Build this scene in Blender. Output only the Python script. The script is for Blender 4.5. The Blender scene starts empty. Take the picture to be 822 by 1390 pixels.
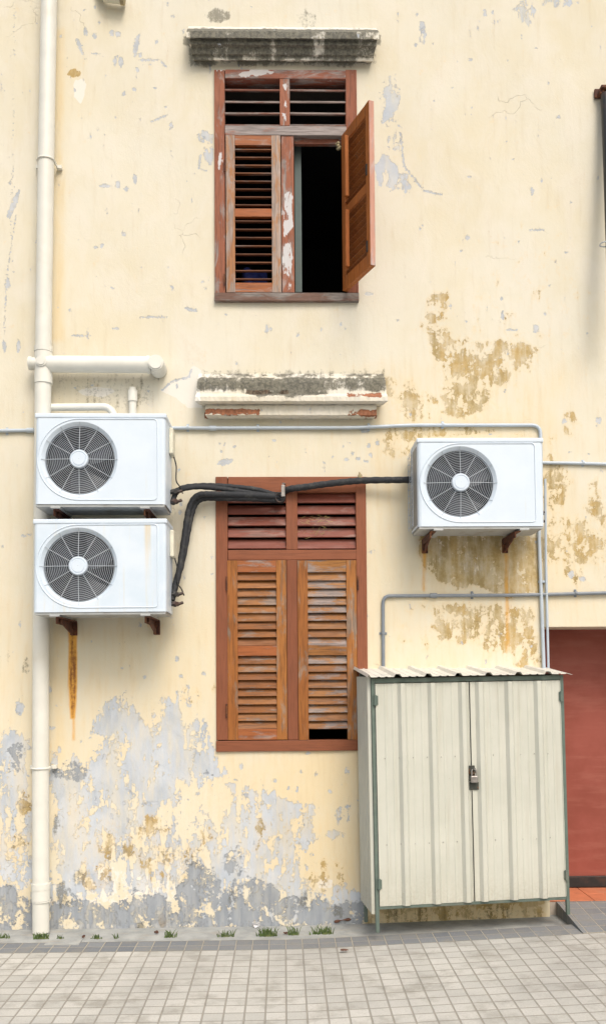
import bpy, math, random
import numpy as np
from mathutils import Vector, Matrix
random.seed(7)
R = math.radians
scene = bpy.context.scene
COL = scene.collection

# ------------------------------------------------------------------ camera
F = 1235.0; PPX, PPY = 411.0, 861.0
CAM = Vector((0, -5.96, 1.63))
ROT = (Matrix.Rotation(R(-1.2), 3, 'Z') @ Matrix.Rotation(R(2.5), 3, 'X') @
       Matrix.Rotation(R(90), 3, 'X') @ Matrix.Rotation(R(-0.4), 3, 'Z'))
cd = bpy.data.cameras.new('camera'); cam = bpy.data.objects.new('camera', cd); COL.objects.link(cam)
cam.matrix_world = Matrix.Translation(CAM) @ ROT.to_4x4()
cd.sensor_fit = 'HORIZONTAL'; cd.sensor_width = 36; cd.lens = F * 36 / 822
cd.shift_x = (411 - PPX) / 822; cd.shift_y = (PPY - 695) / 822
cd.clip_start = 0.1; cd.clip_end = 500
scene.camera = cam

def at(px, py, y=0.0):
    """the point of the vertical plane Y=y that was measured at this place of the photograph"""
    d = ROT @ Vector((px - PPX, -(py - PPY), -F))
    t = (y - CAM.y) / d.y
    return CAM + d * t
def atz(px, py, z=0.0):
    d = ROT @ Vector((px - PPX, -(py - PPY), -F))
    t = (z - CAM.z) / d.z
    return CAM + d * t
def rect(x0, y0, x1, y1, y=0.0):
    a = at(x0, y0, y); b = at(x1, y0, y); c = at(x0, y1, y); d = at(x1, y1, y)
    return ((a.x + c.x) / 2, (b.x + d.x) / 2, (c.z + d.z) / 2, (a.z + b.z) / 2)   # x0 x1 z0 z1

# ------------------------------------------------------------------ nodes
class NT:
    def __init__(s, name):
        s.m = bpy.data.materials.new(name); s.m.use_nodes = True
        s.t = s.m.node_tree; s.t.nodes.clear()
        s.out = s.t.nodes.new('ShaderNodeOutputMaterial')
        s.b = s.t.nodes.new('ShaderNodeBsdfPrincipled')
        s.t.links.new(s.b.outputs[0], s.out.inputs['Surface'])
        s.co = s.n('ShaderNodeTexCoord').outputs['Object']
    def n(s, ty, **kw):
        nd = s.t.nodes.new(ty)
        for k, v in kw.items(): setattr(nd, k, v)
        return nd
    def put(s, sock, v):
        if hasattr(v, 'is_output'): s.t.links.new(v, sock)
        else:
            if sock.type == 'RGBA' and len(v) == 3: v = (*v, 1)
            sock.default_value = v
    def math(s, op, a, b=0.0, c=0.0, clamp=False):
        nd = s.n('ShaderNodeMath', operation=op, use_clamp=clamp)
        for i, v in enumerate((a, b, c)): s.put(nd.inputs[i], v)
        return nd.outputs[0]
    def mix(s, f, a, b, mode='MIX'):
        nd = s.n('ShaderNodeMix', data_type='RGBA', blend_type=mode)
        s.put(nd.inputs[0], f); s.put(nd.inputs[6], a); s.put(nd.inputs[7], b)
        return nd.outputs[2]
    def scale(s, sc, co=None, off=(0, 0, 0)):
        nd = s.n('ShaderNodeMapping'); s.put(nd.inputs['Vector'], co or s.co)
        nd.inputs['Scale'].default_value = sc; nd.inputs['Location'].default_value = off
        return nd.outputs[0]
    def noise(s, sc, det=6, rough=.55, co=None, dist=0):
        nd = s.n('ShaderNodeTexNoise'); s.put(nd.inputs['Vector'], co or s.co)
        nd.inputs['Scale'].default_value = sc; nd.inputs['Detail'].default_value = det
        nd.inputs['Roughness'].default_value = rough; nd.inputs['Distortion'].default_value = dist
        return nd.outputs[0]
    def ramp(s, v, a, b, lo=0.0, hi=1.0, smooth=True):
        nd = s.n('ShaderNodeMapRange', interpolation_type='SMOOTHSTEP' if smooth else 'LINEAR')
        s.put(nd.inputs[0], v); s.put(nd.inputs[1], a); s.put(nd.inputs[2], b); s.put(nd.inputs[3], lo); s.put(nd.inputs[4], hi)
        return nd.outputs[0]
    def attr(s, name):
        nd = s.n('ShaderNodeAttribute', attribute_name=name)
        sp = s.n('ShaderNodeSeparateColor'); s.t.links.new(nd.outputs['Color'], sp.inputs[0])
        return sp.outputs[0], sp.outputs[1], sp.outputs[2]
    def island(s): return s.n('ShaderNodeNewGeometry').outputs['Random Per Island']
    def objrand(s): return s.n('ShaderNodeObjectInfo').outputs['Random']
    def pointy(s): return s.n('ShaderNodeNewGeometry').outputs['Pointiness']
    def bump(s, h, dist=.002, st=1.0):
        nd = s.n('ShaderNodeBump'); nd.inputs['Distance'].default_value = dist; nd.inputs['Strength'].default_value = st
        s.put(nd.inputs['Height'], h); s.t.links.new(nd.outputs[0], s.b.inputs['Normal'])
    def set(s, col=None, rough=None, metal=None, spec=None):
        if col is not None: s.put(s.b.inputs['Base Color'], col)
        if rough is not None: s.put(s.b.inputs['Roughness'], rough)
        if metal is not None: s.put(s.b.inputs['Metallic'], metal)
        if spec is not None: s.put(s.b.inputs['Specular IOR Level'], spec)
        return s.m

def M_plain(name, col, rough=.5, metal=0, var=.12, sc=14, bump=.0004, dirt=(.12, .10, .07), dirtamt=.25, spec=.5):
    n = NT(name)
    a = n.noise(sc, 6); b = n.noise(sc * .22, 4)
    c = n.mix(n.ramp(a, .3, .7), [x * (1 - var) for x in col], [min(1, x * (1 + var * .6)) for x in col])
    c = n.mix(n.math('MULTIPLY', n.ramp(n.math('ADD', n.math('MULTIPLY', b, .6), n.math('MULTIPLY', a, .4)), .5, .68), dirtamt), c, dirt)
    n.bump(a, bump)
    return n.set(c, n.ramp(a, .2, .8, rough - .07, rough + .1), metal, spec)

# ------------------------------------------------------------------ aged plaster (shared by wall, cornices)
def M_plaster(name, cream=(.685, .655, .56), warmc=(.70, .58, .37), trim=False):
    n = NT(name)
    P, O, Mo = n.attr('m1'); Wm, Pale, Ru = n.attr('m2'); Dk, Fl, Br = n.attr('m3')
    big = n.noise(1.1, 5, .6); mid = n.noise(9, 10, .62, n.scale((1, 1, .8)), .3)
    fine = n.noise(48, 8, .7); vst = n.noise(26, 6, .6, n.scale((1, 1, .13)))
    blot = n.noise(4.2, 9, .68, n.scale((1, 1, .6)), .5)
    micro = n.noise(210, 3, .6)
    d = lambda x, k: n.math('MULTIPLY', n.math('SUBTRACT', x, .5), k)
    add = lambda *a: a[0] if len(a) == 1 else n.math('ADD', a[0], add(*a[1:]))
    # undisturbed limewash, cloudy and streaked
    c = n.mix(n.ramp(big, .35, .68), cream, [cream[0] * .97, cream[1] * .93, cream[2] * .84])
    c = n.mix(n.ramp(blot, .42, .66, 0, .55), c, [min(1, cream[0] * 1.04), cream[1] * 1.03, cream[2] * 1.06])
    warm = n.math('MULTIPLY', n.ramp(add(Wm, d(blot, 1.0), d(vst, .5)), .2, 1.0), .9)
    c = n.mix(warm, c, warmc)
    c = n.mix(n.ramp(vst, .50, .74, 0, .16), c, (.50, .41, .27))
    c = n.mix(n.ramp(add(blot, d(fine, .5)), .60, .76, 0, .30), c, (.60, .52, .40))
    # whitish replastering
    mpale = n.ramp(add(Pale, d(mid, 1.7), d(fine, .6)), .42, .58)
    c = n.mix(n.math('MULTIPLY', mpale, .85), c, (.74, .72, .68))
    # blue-grey older paint laid bare
    vp = add(P, d(mid, 2.3), d(fine, 1.0), d(vst, 1.1), d(n.noise(30, 6, .6, n.scale((1, 1, .4))), .9))
    mp = n.ramp(vp, .49, .53)
    bg = n.mix(n.ramp(blot, .36, .64), (.38, .43, .505), (.50, .55, .625))
    bg = n.mix(n.ramp(vst, .45, .7, 0, .4), bg, (.62, .63, .64))
    c = n.mix(n.math('MULTIPLY', mp, n.ramp(add(n.noise(7, 8, .6, n.scale((1, 1, .35))), d(vst, .8)), .30, .66, .42, .97)), c, bg)
    # thin bluish halo round it, scraped
    mh = n.math('MULTIPLY', n.ramp(vp, .36, .49), n.math('SUBTRACT', 1.0, mp))
    c = n.mix(n.math('MULTIPLY', mh, .30), c, (.70, .66, .60))
    # ochre damp patches with crisp torn edges
    vo = add(O, d(n.noise(11, 12, .68, n.scale((1, 1, .75), off=(3.1, 0, 5.2)), .2), 2.1), d(fine, .7), d(vst, .5))
    mo = n.ramp(vo, .485, .53)
    oc = n.mix(n.ramp(blot, .38, .62), (.46, .315, .12), (.33, .245, .105))
    oc = n.mix(n.ramp(fine, .45, .72, 0, .6), oc, (.62, .50, .28))
    c = n.mix(n.math('MULTIPLY', mo, n.ramp(add(mid, d(vst, .8)), .3, .65, .40, .95)), c, oc)
    moh = n.math('MULTIPLY', n.ramp(vo, .2, .5), n.math('SUBTRACT', 1.0, mo))
    c = n.mix(n.math('MULTIPLY', moh, .22), c, (.74, .52, .22))
    # dark bare cement
    vd = add(Dk, d(mid, 1.8), d(fine, .9))
    md = n.ramp(vd, .48, .54)
    dc = n.mix(n.ramp(blot, .35, .65), (.20, .225, .26), (.31, .335, .37))
    c = n.mix(n.math('MULTIPLY', md, n.ramp(add(blot, d(vst, .8)), .3, .62, .55, .95)), c, dc)
    # red brick / red undercoat
    mb = n.ramp(add(Br, d(mid, 1.6), d(fine, .9)), .56, .62)
    c = n.mix(mb, c, n.mix(n.ramp(fine, .35, .65), (.22, .10, .06), (.40, .17, .095)))
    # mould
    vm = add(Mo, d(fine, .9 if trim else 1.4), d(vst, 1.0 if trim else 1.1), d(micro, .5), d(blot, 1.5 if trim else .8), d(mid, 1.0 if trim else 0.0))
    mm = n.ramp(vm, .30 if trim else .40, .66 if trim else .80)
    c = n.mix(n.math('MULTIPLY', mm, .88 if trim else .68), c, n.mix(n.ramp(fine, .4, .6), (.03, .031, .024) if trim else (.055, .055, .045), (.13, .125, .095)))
    # flecks (small chips)
    mf = n.ramp(add(Fl, d(fine, 2.2), d(n.noise(95, 3), 1.0)), .46, .56)
    c = n.mix(n.math('MULTIPLY', mf, .85), c, n.mix(n.ramp(mid, .4, .6), (.40, .44, .50), (.52, .55, .60)))
    # rust runs
    mr = n.ramp(add(Ru, d(vst, 1.0), d(fine, .25)), .15, .85)
    c = n.mix(n.math('MULTIPLY', mr, .95), c, n.mix(n.ramp(add(Ru, d(vst, 1.6), d(fine, .8)), .75, 1.15), (.66, .33, .05), (.22, .075, .015)))
    # hairline cracks
    vor = n.n('ShaderNodeTexVoronoi', feature='DISTANCE_TO_EDGE'); vor.inputs['Scale'].default_value = 1.7
    wob = n.n('ShaderNodeVectorMath', operation='ADD'); n.put(wob.inputs[0], n.co)
    nz = n.n('ShaderNodeTexNoise'); nz.inputs['Scale'].default_value = 5; nz.inputs['Detail'].default_value = 6; n.put(nz.inputs['Vector'], n.co)
    sc = n.n('ShaderNodeVectorMath', operation='SCALE'); n.put(sc.inputs[0], nz.outputs['Color']); sc.inputs['Scale'].default_value = .35
    n.t.links.new(sc.outputs[0], wob.inputs[1]); n.t.links.new(wob.outputs[0], vor.inputs['Vector'])
    cr = n.math('MULTIPLY', n.ramp(vor.outputs['Distance'], 0.0, .006, 1, 0), n.ramp(n.noise(1.6, 3), .57, .65))
    c = n.mix(n.math('MULTIPLY', cr, .22), c, (.30, .27, .22))
    h = add(n.math('MULTIPLY', mp, -.9), n.math('MULTIPLY', md, -.8), n.math('MULTIPLY', mo, -.55), n.math('MULTIPLY', mf, -.8),
            n.math('MULTIPLY', mb, -1.5), n.math('MULTIPLY', cr, -1.0), n.math('MULTIPLY', blot, 2.2), n.math('MULTIPLY', fine, .5), n.math('MULTIPLY', micro, .3))
    n.bump(h, .0022, .9)
    return n.set(c, .88, 0, .25)

# ------------------------------------------------------------------ wood
def M_wood(name, a, b, weather=(.42, .40, .39), wamt=.5, vertical=True, rough=.55, flake=None, famt=.0, attr=False, dark=.5):
    n = NT(name)
    isl = n.island(); orr = n.objrand()
    off = n.n('ShaderNodeCombineXYZ'); n.put(off.inputs[0], n.math('MULTIPLY', isl, 7.3)); n.put(off.inputs[1], n.math('MULTIPLY', orr, 5)); n.put(off.inputs[2], n.math('MULTIPLY', isl, 3.1))
    va = n.n('ShaderNodeVectorMath', operation='ADD'); n.put(va.inputs[0], n.co); n.t.links.new(off.outputs[0], va.inputs[1])
    co = va.outputs[0]
    st = (1, 1, .07) if vertical else (.07, 1, 1)
    st2 = (1, 1, .3) if vertical else (.3, 1, 1)
    gr = n.noise(95, 5, .6, n.scale(st, co)); g2 = n.noise(14, 7, .65, n.scale(st2, co), .4); g3 = n.noise(3.5, 4, .6, co)
    tone = n.math('ADD', n.math('MULTIPLY', isl, .45), n.math('MULTIPLY', g3, .6))
    c = n.mix(n.ramp(tone, .2, .8), a, b)
    c = n.mix(n.ramp(gr, .42, .66, 0, dark), c, [x * .35 for x in a])
    lo = n.math('SUBTRACT', .74 - wamt * .35, n.math('MULTIPLY', isl, .10))
    v = n.math('ADD', n.math('MULTIPLY', g2, .75), n.math('MULTIPLY', gr, .25))
    mw = n.ramp(v, lo, n.math('ADD', lo, .12))
    c = n.mix(n.math('MULTIPLY', mw, .8), c, n.mix(n.ramp(gr, .35, .65), weather, [x * .55 for x in weather]))
    if flake:
        fl = n.noise(16, 9, .62, n.scale((1, 1, .45) if vertical else (.45, 1, 1), co), .3)
        src = fl
        if attr:
            A = n.attr('m1')[0]
            src = n.math('ADD', n.math('ADD', fl, n.math('MULTIPLY', A, .30)), n.math('MULTIPLY', n.math('SUBTRACT', gr, .5), .25))
        mf = n.ramp(src, .70 - famt * .2, .715 - famt * .2)
        c = n.mix(n.math('MULTIPLY', mf, .9), c, flake)
    n.bump(n.math('ADD', gr, n.math('MULTIPLY', mw, -.7)), .0012, .8)
    return n.set(c, n.ramp(g2, .3, .7, rough - .1, rough + .2), 0, .35)

# ------------------------------------------------------------------ mesh builder
class MB:
    def __init__(s): s.v = []; s.f = []; s.mi = []; s.sm = []
    def add(s, vs, fs, mi=0, sm=False, M=None):
        o = len(s.v)
        if M is not None: vs = [M @ Vector(v) for v in vs]
        s.v += [tuple(v) for v in vs]
        for f in fs: s.f.append([i + o for i in f]); s.mi.append(mi); s.sm.append(sm)
        return s
    def box(s, x0, x1, y0, y1, z0, z1, mi=0, M=None):
        x0, x1 = min(x0, x1), max(x0, x1); y0, y1 = min(y0, y1), max(y0, y1); z0, z1 = min(z0, z1), max(z0, z1)
        vs = [(x, y, z) for z in (z0, z1) for y in (y0, y1) for x in (x0, x1)]
        return s.add(vs, [(0, 2, 3, 1), (4, 5, 7, 6), (0, 1, 5, 4), (2, 6, 7, 3), (0, 4, 6, 2), (1, 3, 7, 5)], mi, False, M)
    def tube(s, pts, r, seg=14, mi=0, cap=True, sm=True, M=None):
        pts = [Vector(p) for p in pts]; rs = r if isinstance(r, (list, tuple)) else [r] * len(pts)
        vs = []; fs = []; prev = None
        for i, p in enumerate(pts):
            if i == 0: t = pts[1] - pts[0]
            elif i == len(pts) - 1: t = pts[-1] - pts[-2]
            else: t = (pts[i + 1] - pts[i]).normalized() + (pts[i] - pts[i - 1]).normalized()
            if t.length < 1e-9: t = pts[-1] - pts[0]
            t.normalize()
            if prev is None:
                u = t.cross(Vector((0, 0, 1)));
                if u.length < .1: u = t.cross(Vector((1, 0, 0)))
            else: u = prev - t * prev.dot(t)
            u.normalize(); prev = u; w = t.cross(u)
            for k in range(seg):
                a = 2 * math.pi * k / seg
                vs.append(p + (u * math.cos(a) + w * math.sin(a)) * rs[i])
        for i in range(len(pts) - 1):
            for k in range(seg):
                k2 = (k + 1) % seg
                fs.append((i * seg + k, i * seg + k2, (i + 1) * seg + k2, (i + 1) * seg + k))
        s.add(vs, fs, mi, sm, M)
        if cap:
            s.add(vs[:seg], [tuple(range(seg))[::-1]], mi, False, M); s.add(vs[-seg:], [tuple(range(seg))], mi, False, M)
        return s
    def ring(s, c, rad, r, axis='Y', seg=48, rs=6, mi=0, M=None):
        vs = []; fs = []
        for i in range(seg):
            a = 2 * math.pi * i / seg
            for k in range(rs):
                b = 2 * math.pi * k / rs
                q = rad + r * math.cos(b)
                if axis == 'Y': vs.append((c[0] + q * math.cos(a), c[1] + r * math.sin(b), c[2] + q * math.sin(a)))
                else: vs.append((c[0] + q * math.cos(a), c[1] + q * math.sin(a), c[2] + r * math.sin(b)))
        for i in range(seg):
            for k in range(rs):
                fs.append((i * rs + k, ((i + 1) % seg) * rs + k, ((i + 1) % seg) * rs + (k + 1) % rs, i * rs + (k + 1) % rs))
        return s.add(vs, fs, mi, True, M)
    def lathe(s, c, prof, seg=40, mi=0, M=None, sm=True):   # prof: (radius, y) round the Y axis through c
        vs = []; fs = []; m = len(prof)
        for i in range(seg):
            a = 2 * math.pi * i / seg
            for (q, y) in prof: vs.append((c[0] + q * math.cos(a), c[1] + y, c[2] + q * math.sin(a)))
        for i in range(seg):
            for k in range(m - 1):
                fs.append((i * m + k, i * m + k + 1, ((i + 1) % seg) * m + k + 1, ((i + 1) % seg) * m + k))
        return s.add(vs, fs, mi, sm, M)
    def sheet(s, prof, z0, z1, mi=0, M=None, th=.0012, axis='Z'):   # corrugated sheet: prof (x,y) extruded
        n = len(prof); vs = []; fs = []
        for (x, y) in prof:
            for yy in (y, y + th):
                for z in (z0, z1): vs.append((x, yy, z) if axis == 'Z' else (x, z, yy))
        for i in range(n - 1):
            a = i * 4; b = a + 4
            fs += [(a, b, b + 1, a + 1), (a + 2, a + 3, b + 3, b + 2), (a, a + 2, b + 2, b), (a + 1, b + 1, b + 3, a + 3)]
        fs += [(0, 1, 3, 2), (4 * n - 4, 4 * n - 2, 4 * n - 1, 4 * n - 3)]
        return s.add(vs, fs, mi, False, M)
    def build(s, name, mats, parent=None, bevel=0, origin=None, segs=2, smooth_angle=False):
        me = bpy.data.meshes.new(name)
        org = Vector(origin) if origin is not None else (parent['_o'] and Vector(parent['_o']) if parent is not None else Vector((0, 0, 0)))
        me.from_pydata([tuple(Vector(v) - org) for v in s.v], [], s.f)
        if not isinstance(mats, (list, tuple)): mats = [mats]
        for m in mats: me.materials.append(m)
        me.polygons.foreach_set('material_index', s.mi); me.polygons.foreach_set('use_smooth', s.sm)
        me.validate(); me.update()
        o = bpy.data.objects.new(name, me); COL.objects.link(o); o['_o'] = tuple(org)
        if parent is not None:
            o.parent = parent; o.location = org - Vector(parent['_o'])
        else: o.location = org
        if bevel:
            b = o.modifiers.new('bevel', 'BEVEL'); b.width = bevel; b.segments = segs; b.limit_method = 'ANGLE'; b.angle_limit = R(40)
        return o

def tag(o, label, cat, group=None):
    o['label'] = label; o['category'] = cat
    if group: o['group'] = group
    return o
def thing(name, loc, label, cat, group=None):
    o = bpy.data.objects.new(name, None); COL.objects.link(o); o.location = loc; o['_o'] = tuple(loc)
    o.empty_display_size = .1
    return tag(o, label, cat, group)
def struct(o): o['kind'] = 'structure'; return o
def smoothpath(pts, n=8):
    pts = [Vector(p) for p in pts]; out = []
    P = [pts[0] * 2 - pts[1]] + pts + [pts[-1] * 2 - pts[-2]]
    for i in range(1, len(P) - 2):
        a, b, c, d = P[i - 1], P[i], P[i + 1], P[i + 2]
        for k in range(n):
            t = k / n
            out.append(.5 * ((2 * b) + (c - a) * t + (2 * a - 5 * b + 4 * c - d) * t * t + (3 * b - a - 3 * c + d) * t ** 3))
    out.append(pts[-1]); return out
def roundpath(pts, r=.03, n=6):
    pts = [Vector(p) for p in pts]; out = [pts[0]]
    for i in range(1, len(pts) - 1):
        a, b, c = pts[i - 1], pts[i], pts[i + 1]
        rr = min(r, (a - b).length * .45, (c - b).length * .45)
        p = b + (a - b).normalized() * rr; q = b + (c - b).normalized() * rr
        for k in range(n + 1):
            t = k / n; out.append((1 - t) ** 2 * p + 2 * t * (1 - t) * b + t * t * q)
    out.append(pts[-1]); return out

# ------------------------------------------------------------------ stain maps, in wall coordinates
KEYS = ['P', 'O', 'M', 'W', 'L', 'R', 'D', 'F', 'B']
STAMPS = []
def poly(key, pts, amp, soft=14):
    w = [at(x, y) for x, y in pts]; STAMPS.append((key, [(p.x, p.z) for p in w], amp, soft * .0048))
def blob(key, x, y, rx, ry, amp, soft=6, rot=0, seg=14):
    pts = []
    for k in range(seg):
        a = 2 * math.pi * k / seg; j = random.uniform(.8, 1.2)
        u, v = rx * j * math.cos(a), ry * j * math.sin(a)
        pts.append((x + u * math.cos(rot) - v * math.sin(rot), y + u * math.sin(rot) + v * math.cos(rot)))
    poly(key, pts, amp, soft)
def line(key, pts, w, amp, soft=3):
    L = [(x, y) for x, y in pts]; up = []; dn = []
    for i, (x, y) in enumerate(L):
        a = L[max(0, i - 1)]; b = L[min(len(L) - 1, i + 1)]
        dx, dy = b[0] - a[0], b[1] - a[1]; q = math.hypot(dx, dy) or 1
        up.append((x - dy / q * w, y + dx / q * w)); dn.append((x + dy / q * w, y - dx / q * w))
    poly(key, up + dn[::-1], amp, soft)
def box(key, x0, y0, x1, y1, amp, soft=14): poly(key, [(x0, y0), (x1, y0), (x1, y1), (x0, y1)], amp, soft)

# lower wall, blue-grey
poly('P', [(138, 985), (150, 962), (172, 950), (186, 968), (205, 992), (226, 958), (240, 962), (246, 992), (262, 1000), (285, 1022), (296, 1052), (268, 1062), (232, 1058), (244, 1086), (226, 1096), (205, 1090), (190, 1118), (168, 1138), (150, 1122), (142, 1085), (120, 1062), (78, 1070), (76, 1040), (110, 1036), (138, 1046)], .72, 17)
poly('P', [(74, 1040), (128, 1040), (150, 1110), (135, 1160), (120, 1240), (68, 1250)], .62, 14)
poly('P', [(298, 1122), (318, 1096), (346, 1088), (366, 1078), (400, 1096), (424, 1118), (430, 1142), (404, 1152), (400, 1196), (450, 1208), (492, 1216), (492, 1256), (270, 1256), (278, 1190), (292, 1150)], .66, 13)
box('P', 72, 1120, 300, 1256, .47, 20)
box('P', -40, 1110, 44, 1260, .52, 16)
poly('P', [(-20, 1006), (12, 990), (34, 1008), (36, 1090), (20, 1110), (-20, 1115)], .70, 10)
blob('P', 25, 965, 5, 10, .7, 4); blob('P', 12, 998, 9, 8, .7, 5)
blob('P', 314, 1068, 5, 5, .85, 4); blob('P', 332, 1080, 14, 9, .6, 5); line('P', [(364, 1083), (385, 1094), (405, 1100)], 6, .85, 4)
blob('P', 276, 1100, 6, 7, .6, 4); blob('P', 270, 990, 12, 26, .5, 7); blob('P', 250, 950, 10, 22, .40, 8)
blob('P', 465, 1110, 13, 16, .52, 5); blob('P', 456, 1132, 14, 6, .6, 4); blob('P', 470, 1060, 6, 16, .4, 4); blob('P', 425, 1100, 8, 8, .4, 4); blob('P', 395, 1072, 9, 5, .5, 4)
poly('W', [(0, 0), (0, 0), (0, 0)], 0)
# dark cement near the ground
poly('D', [(-40, 1218), (20, 1212), (60, 1232), (95, 1216), (140, 1232), (180, 1215), (235, 1222), (262, 1168), (285, 1180), (300, 1205), (340, 1196), (400, 1222), (430, 1214), (455, 1232), (494, 1226), (494, 1270), (-40, 1270)], .60, 13)
blob('D', 100, 1046, 24, 12, .58, 7); blob('D', 20, 1030, 12, 20, .5, 7); blob('D', 320, 1170, 14, 18, .5, 6); blob('D', 6, 1225, 16, 22, .62, 7)
blob('D', 285, 1060, 12, 12, .35, 6); blob('D', 340, 1210, 30, 16, .55, 7)
# pale plaster
poly('L', [(72, 1200), (130, 1172), (200, 1190), (260, 1206), (250, 1236), (140, 1228), (74, 1222)], .60, 10)
box('L', -30, 1170, 44, 1215, .5, 12); blob('L', 250, 1180, 40, 20, .45, 10); blob('L', 350, 1150, 50, 14, .3, 10)
for x, y in ((312, 1180), (335, 1186), (372, 1190), (300, 1218), (440, 1200), (410, 1240)): blob('L', x, y, 9, 8, .75, 4)
# brown damp in the lower wall
blob('O', 180, 1145, 44, 26, .40, 18); blob('O', 225, 1170, 40, 20, .40, 16); blob('O', 210, 1120, 20, 14, .42, 8); blob('O', 130, 1190, 20, 20, .42, 10); blob('O', 445, 1190, 30, 24, .40, 14); blob('O', 35, 1090, 10, 14, .45, 6); blob('O', 25, 1140, 14, 10, .42, 8)
blob('O', 280, 1135, 10, 14, .45, 6); blob('O', 355, 1140, 8, 30, .42, 6); blob('O', 258, 942, 14, 10, .40, 8); blob('O', 60, 1230, 14, 5, .3, 6)
blob('O', 290, 935, 8, 6, .42, 6)
for x, y, rx, ry, a in ((158, 1156, 14, 12, .50), (152, 1200, 12, 14, .48), (108, 1192, 7, 12, .60), (84, 1214, 7, 16, .62), (100, 1226, 10, 6, .5), (232, 1196, 18, 12, .42), (260, 1170, 10, 8, .42),
                        (200, 1160, 30, 10, .38), (75, 1118, 4, 12, .5), (40, 1125, 5, 10, .42), (318, 1218, 9, 12, .5), (416, 1224, 10, 14, .62), (345, 1215, 8, 8, .45), (35, 905, 8, 10, .45), (5, 890, 8, 8, .42),
                        (388, 1232, 8, 12, .5), (460, 1238, 10, 8, .5), (190, 1258, 4, 4, .9), (20, 1118, 20, 12, .35)):
    blob('M', x, y, rx, ry, a, 5)
box('M', -40, 1251, 494, 1260, .36, 5); line('L', [(0, 1257), (60, 1257), (150, 1258), (300, 1254), (440, 1252), (490, 1250)], 2.5, .62, 2); blob('O', 220, 1250, 5, 8, .9, 3)
# warm tone of the lower half; yellowish shade painted right of the drainpipe
for (x0, y0, x1, y1, a, s) in ((-60, 840, 900, 1300, .56, 160), (-60, 560, 900, 1300, .34, 120), (70, 900, 300, 1010, .2, 60), (360, 1020, 494, 1200, .8, 50), (300, 1020, 494, 1090, .66, 40), (494, 560, 760, 700, .62, 60), (480, 500, 780, 920, .50, 50),
                               (72, 40, 84, 460, .75, 12), (72, 845, 90, 1040, .7, 14), (90, 1100, 300, 1230, .55, 40), (494, 1215, 740, 1260, .9, 20)):
    box('W', x0, y0, x1, y1, a, s)
# under the cabinet: ochre, darker towards the ground
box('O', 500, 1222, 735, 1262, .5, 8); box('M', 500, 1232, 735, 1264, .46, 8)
# ochre stains on the right
poly('O', [(588, 404), (602, 398), (606, 420), (597, 440), (608, 462), (640, 462), (652, 470), (668, 462), (700, 466), (728, 470), (722, 500), (690, 510), (668, 522), (650, 556), (624, 568), (600, 560), (606, 510), (586, 480), (578, 440)], .55, 10)
blob('O', 640, 520, 30, 40, .50, 12); blob('O', 560, 545, 28, 26, .48, 8); blob('O', 548, 600, 26, 22, .46, 8); blob('O', 600, 585, 60, 8, .48, 6); blob('O', 530, 525, 10, 14, .55, 5)
blob('O', 752, 655, 20, 34, .50, 8); blob('O', 772, 575, 9, 16, .42, 6); blob('O', 805, 680, 10, 26, .5, 6); poly('O', [(742, 700), (790, 706), (822, 700), (840, 770), (800, 760), (780, 790), (742, 760)], .48, 10); blob('O', 800, 735, 24, 22, .52, 8)
poly('O', [(572, 728), (735, 728), (735, 800), (690, 808), (640, 790), (620, 800), (590, 780), (572, 770)], .70, 8)
poly('O', [(584, 826), (640, 820), (720, 826), (735, 900), (700, 905), (640, 870), (600, 868)], .50, 9); blob('O', 612, 842, 26, 20, .55, 6); blob('O', 655, 850, 16, 14, .5, 5); blob('O', 715, 860, 16, 34, .52, 7)
blob('L', 640, 765, 16, 18, .6, 6); blob('L', 600, 750, 7, 20, .55, 5)
blob('O', 570, 850, 40, 40, .2, 20); blob('O', 700, 600, 60, 60, .15, 30); blob('O', 720, 400, 60, 60, .18, 40)
blob('M', 640, 480, 30, 20, .22, 10); blob('M', 650, 740, 50, 14, .28, 8); blob('M', 800, 780, 40, 8, .25, 8)
# round the upper window
blob('P', 524, 236, 13, 22, .85, 4); blob('P', 540, 246, 16, 16, .5, 4); poly('P', [(514, 105), (530, 102), (544, 118), (538, 150), (548, 176), (540, 205), (524, 200), (520, 150), (512, 130)], .5, 5); blob('P', 528, 150, 8, 16, .62, 4)
line('F', [(543, 180), (548, 225), (560, 240), (575, 258), (600, 264)], .8, .8, 2); blob('P', 276, 186, 7, 9, .7, 4); blob('P', 283, 205, 6, 22, .62, 4); line('F', [(272, 210), (270, 228), (280, 232)], .8, .75, 2)
blob('P', 500, 398, 6, 2, .85, 2); blob('P', 712, 12, 14, 16, .60, 5); blob('P', 760, 2, 24, 5, .55, 5); blob('P', 573, 46, 6, 14, .5, 4)
# white patch torn off beside the lower cornice
poly('L', [(220, 530), (232, 518), (256, 512), (262, 500), (272, 504), (272, 552), (256, 552), (240, 538)], .98, 4); line('F', [(220, 530), (232, 518), (256, 512), (260, 501)], .7, .8, 2)
blob('L', 108, 122, 7, 16, .9, 3); blob('O', 100, 98, 8, 5, .75, 3)
# mould
blob('M', 296, 21, 15, 9, .72, 4); blob('M', 417, 26, 14, 12, .52, 5); box('M', 262, 82, 505, 92, .25, 5); poly('M', [(78, 512), (210, 508), (205, 540), (180, 556), (80, 556)], .40, 10); box('M', 276, 503, 520, 514, .50, 5)
box('M', 640, 430, 700, 440, .2, 5); blob('L', 130, 532, 22, 6, .7, 3); blob('M', 215, 508, 8, 8, .5, 4)
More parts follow.
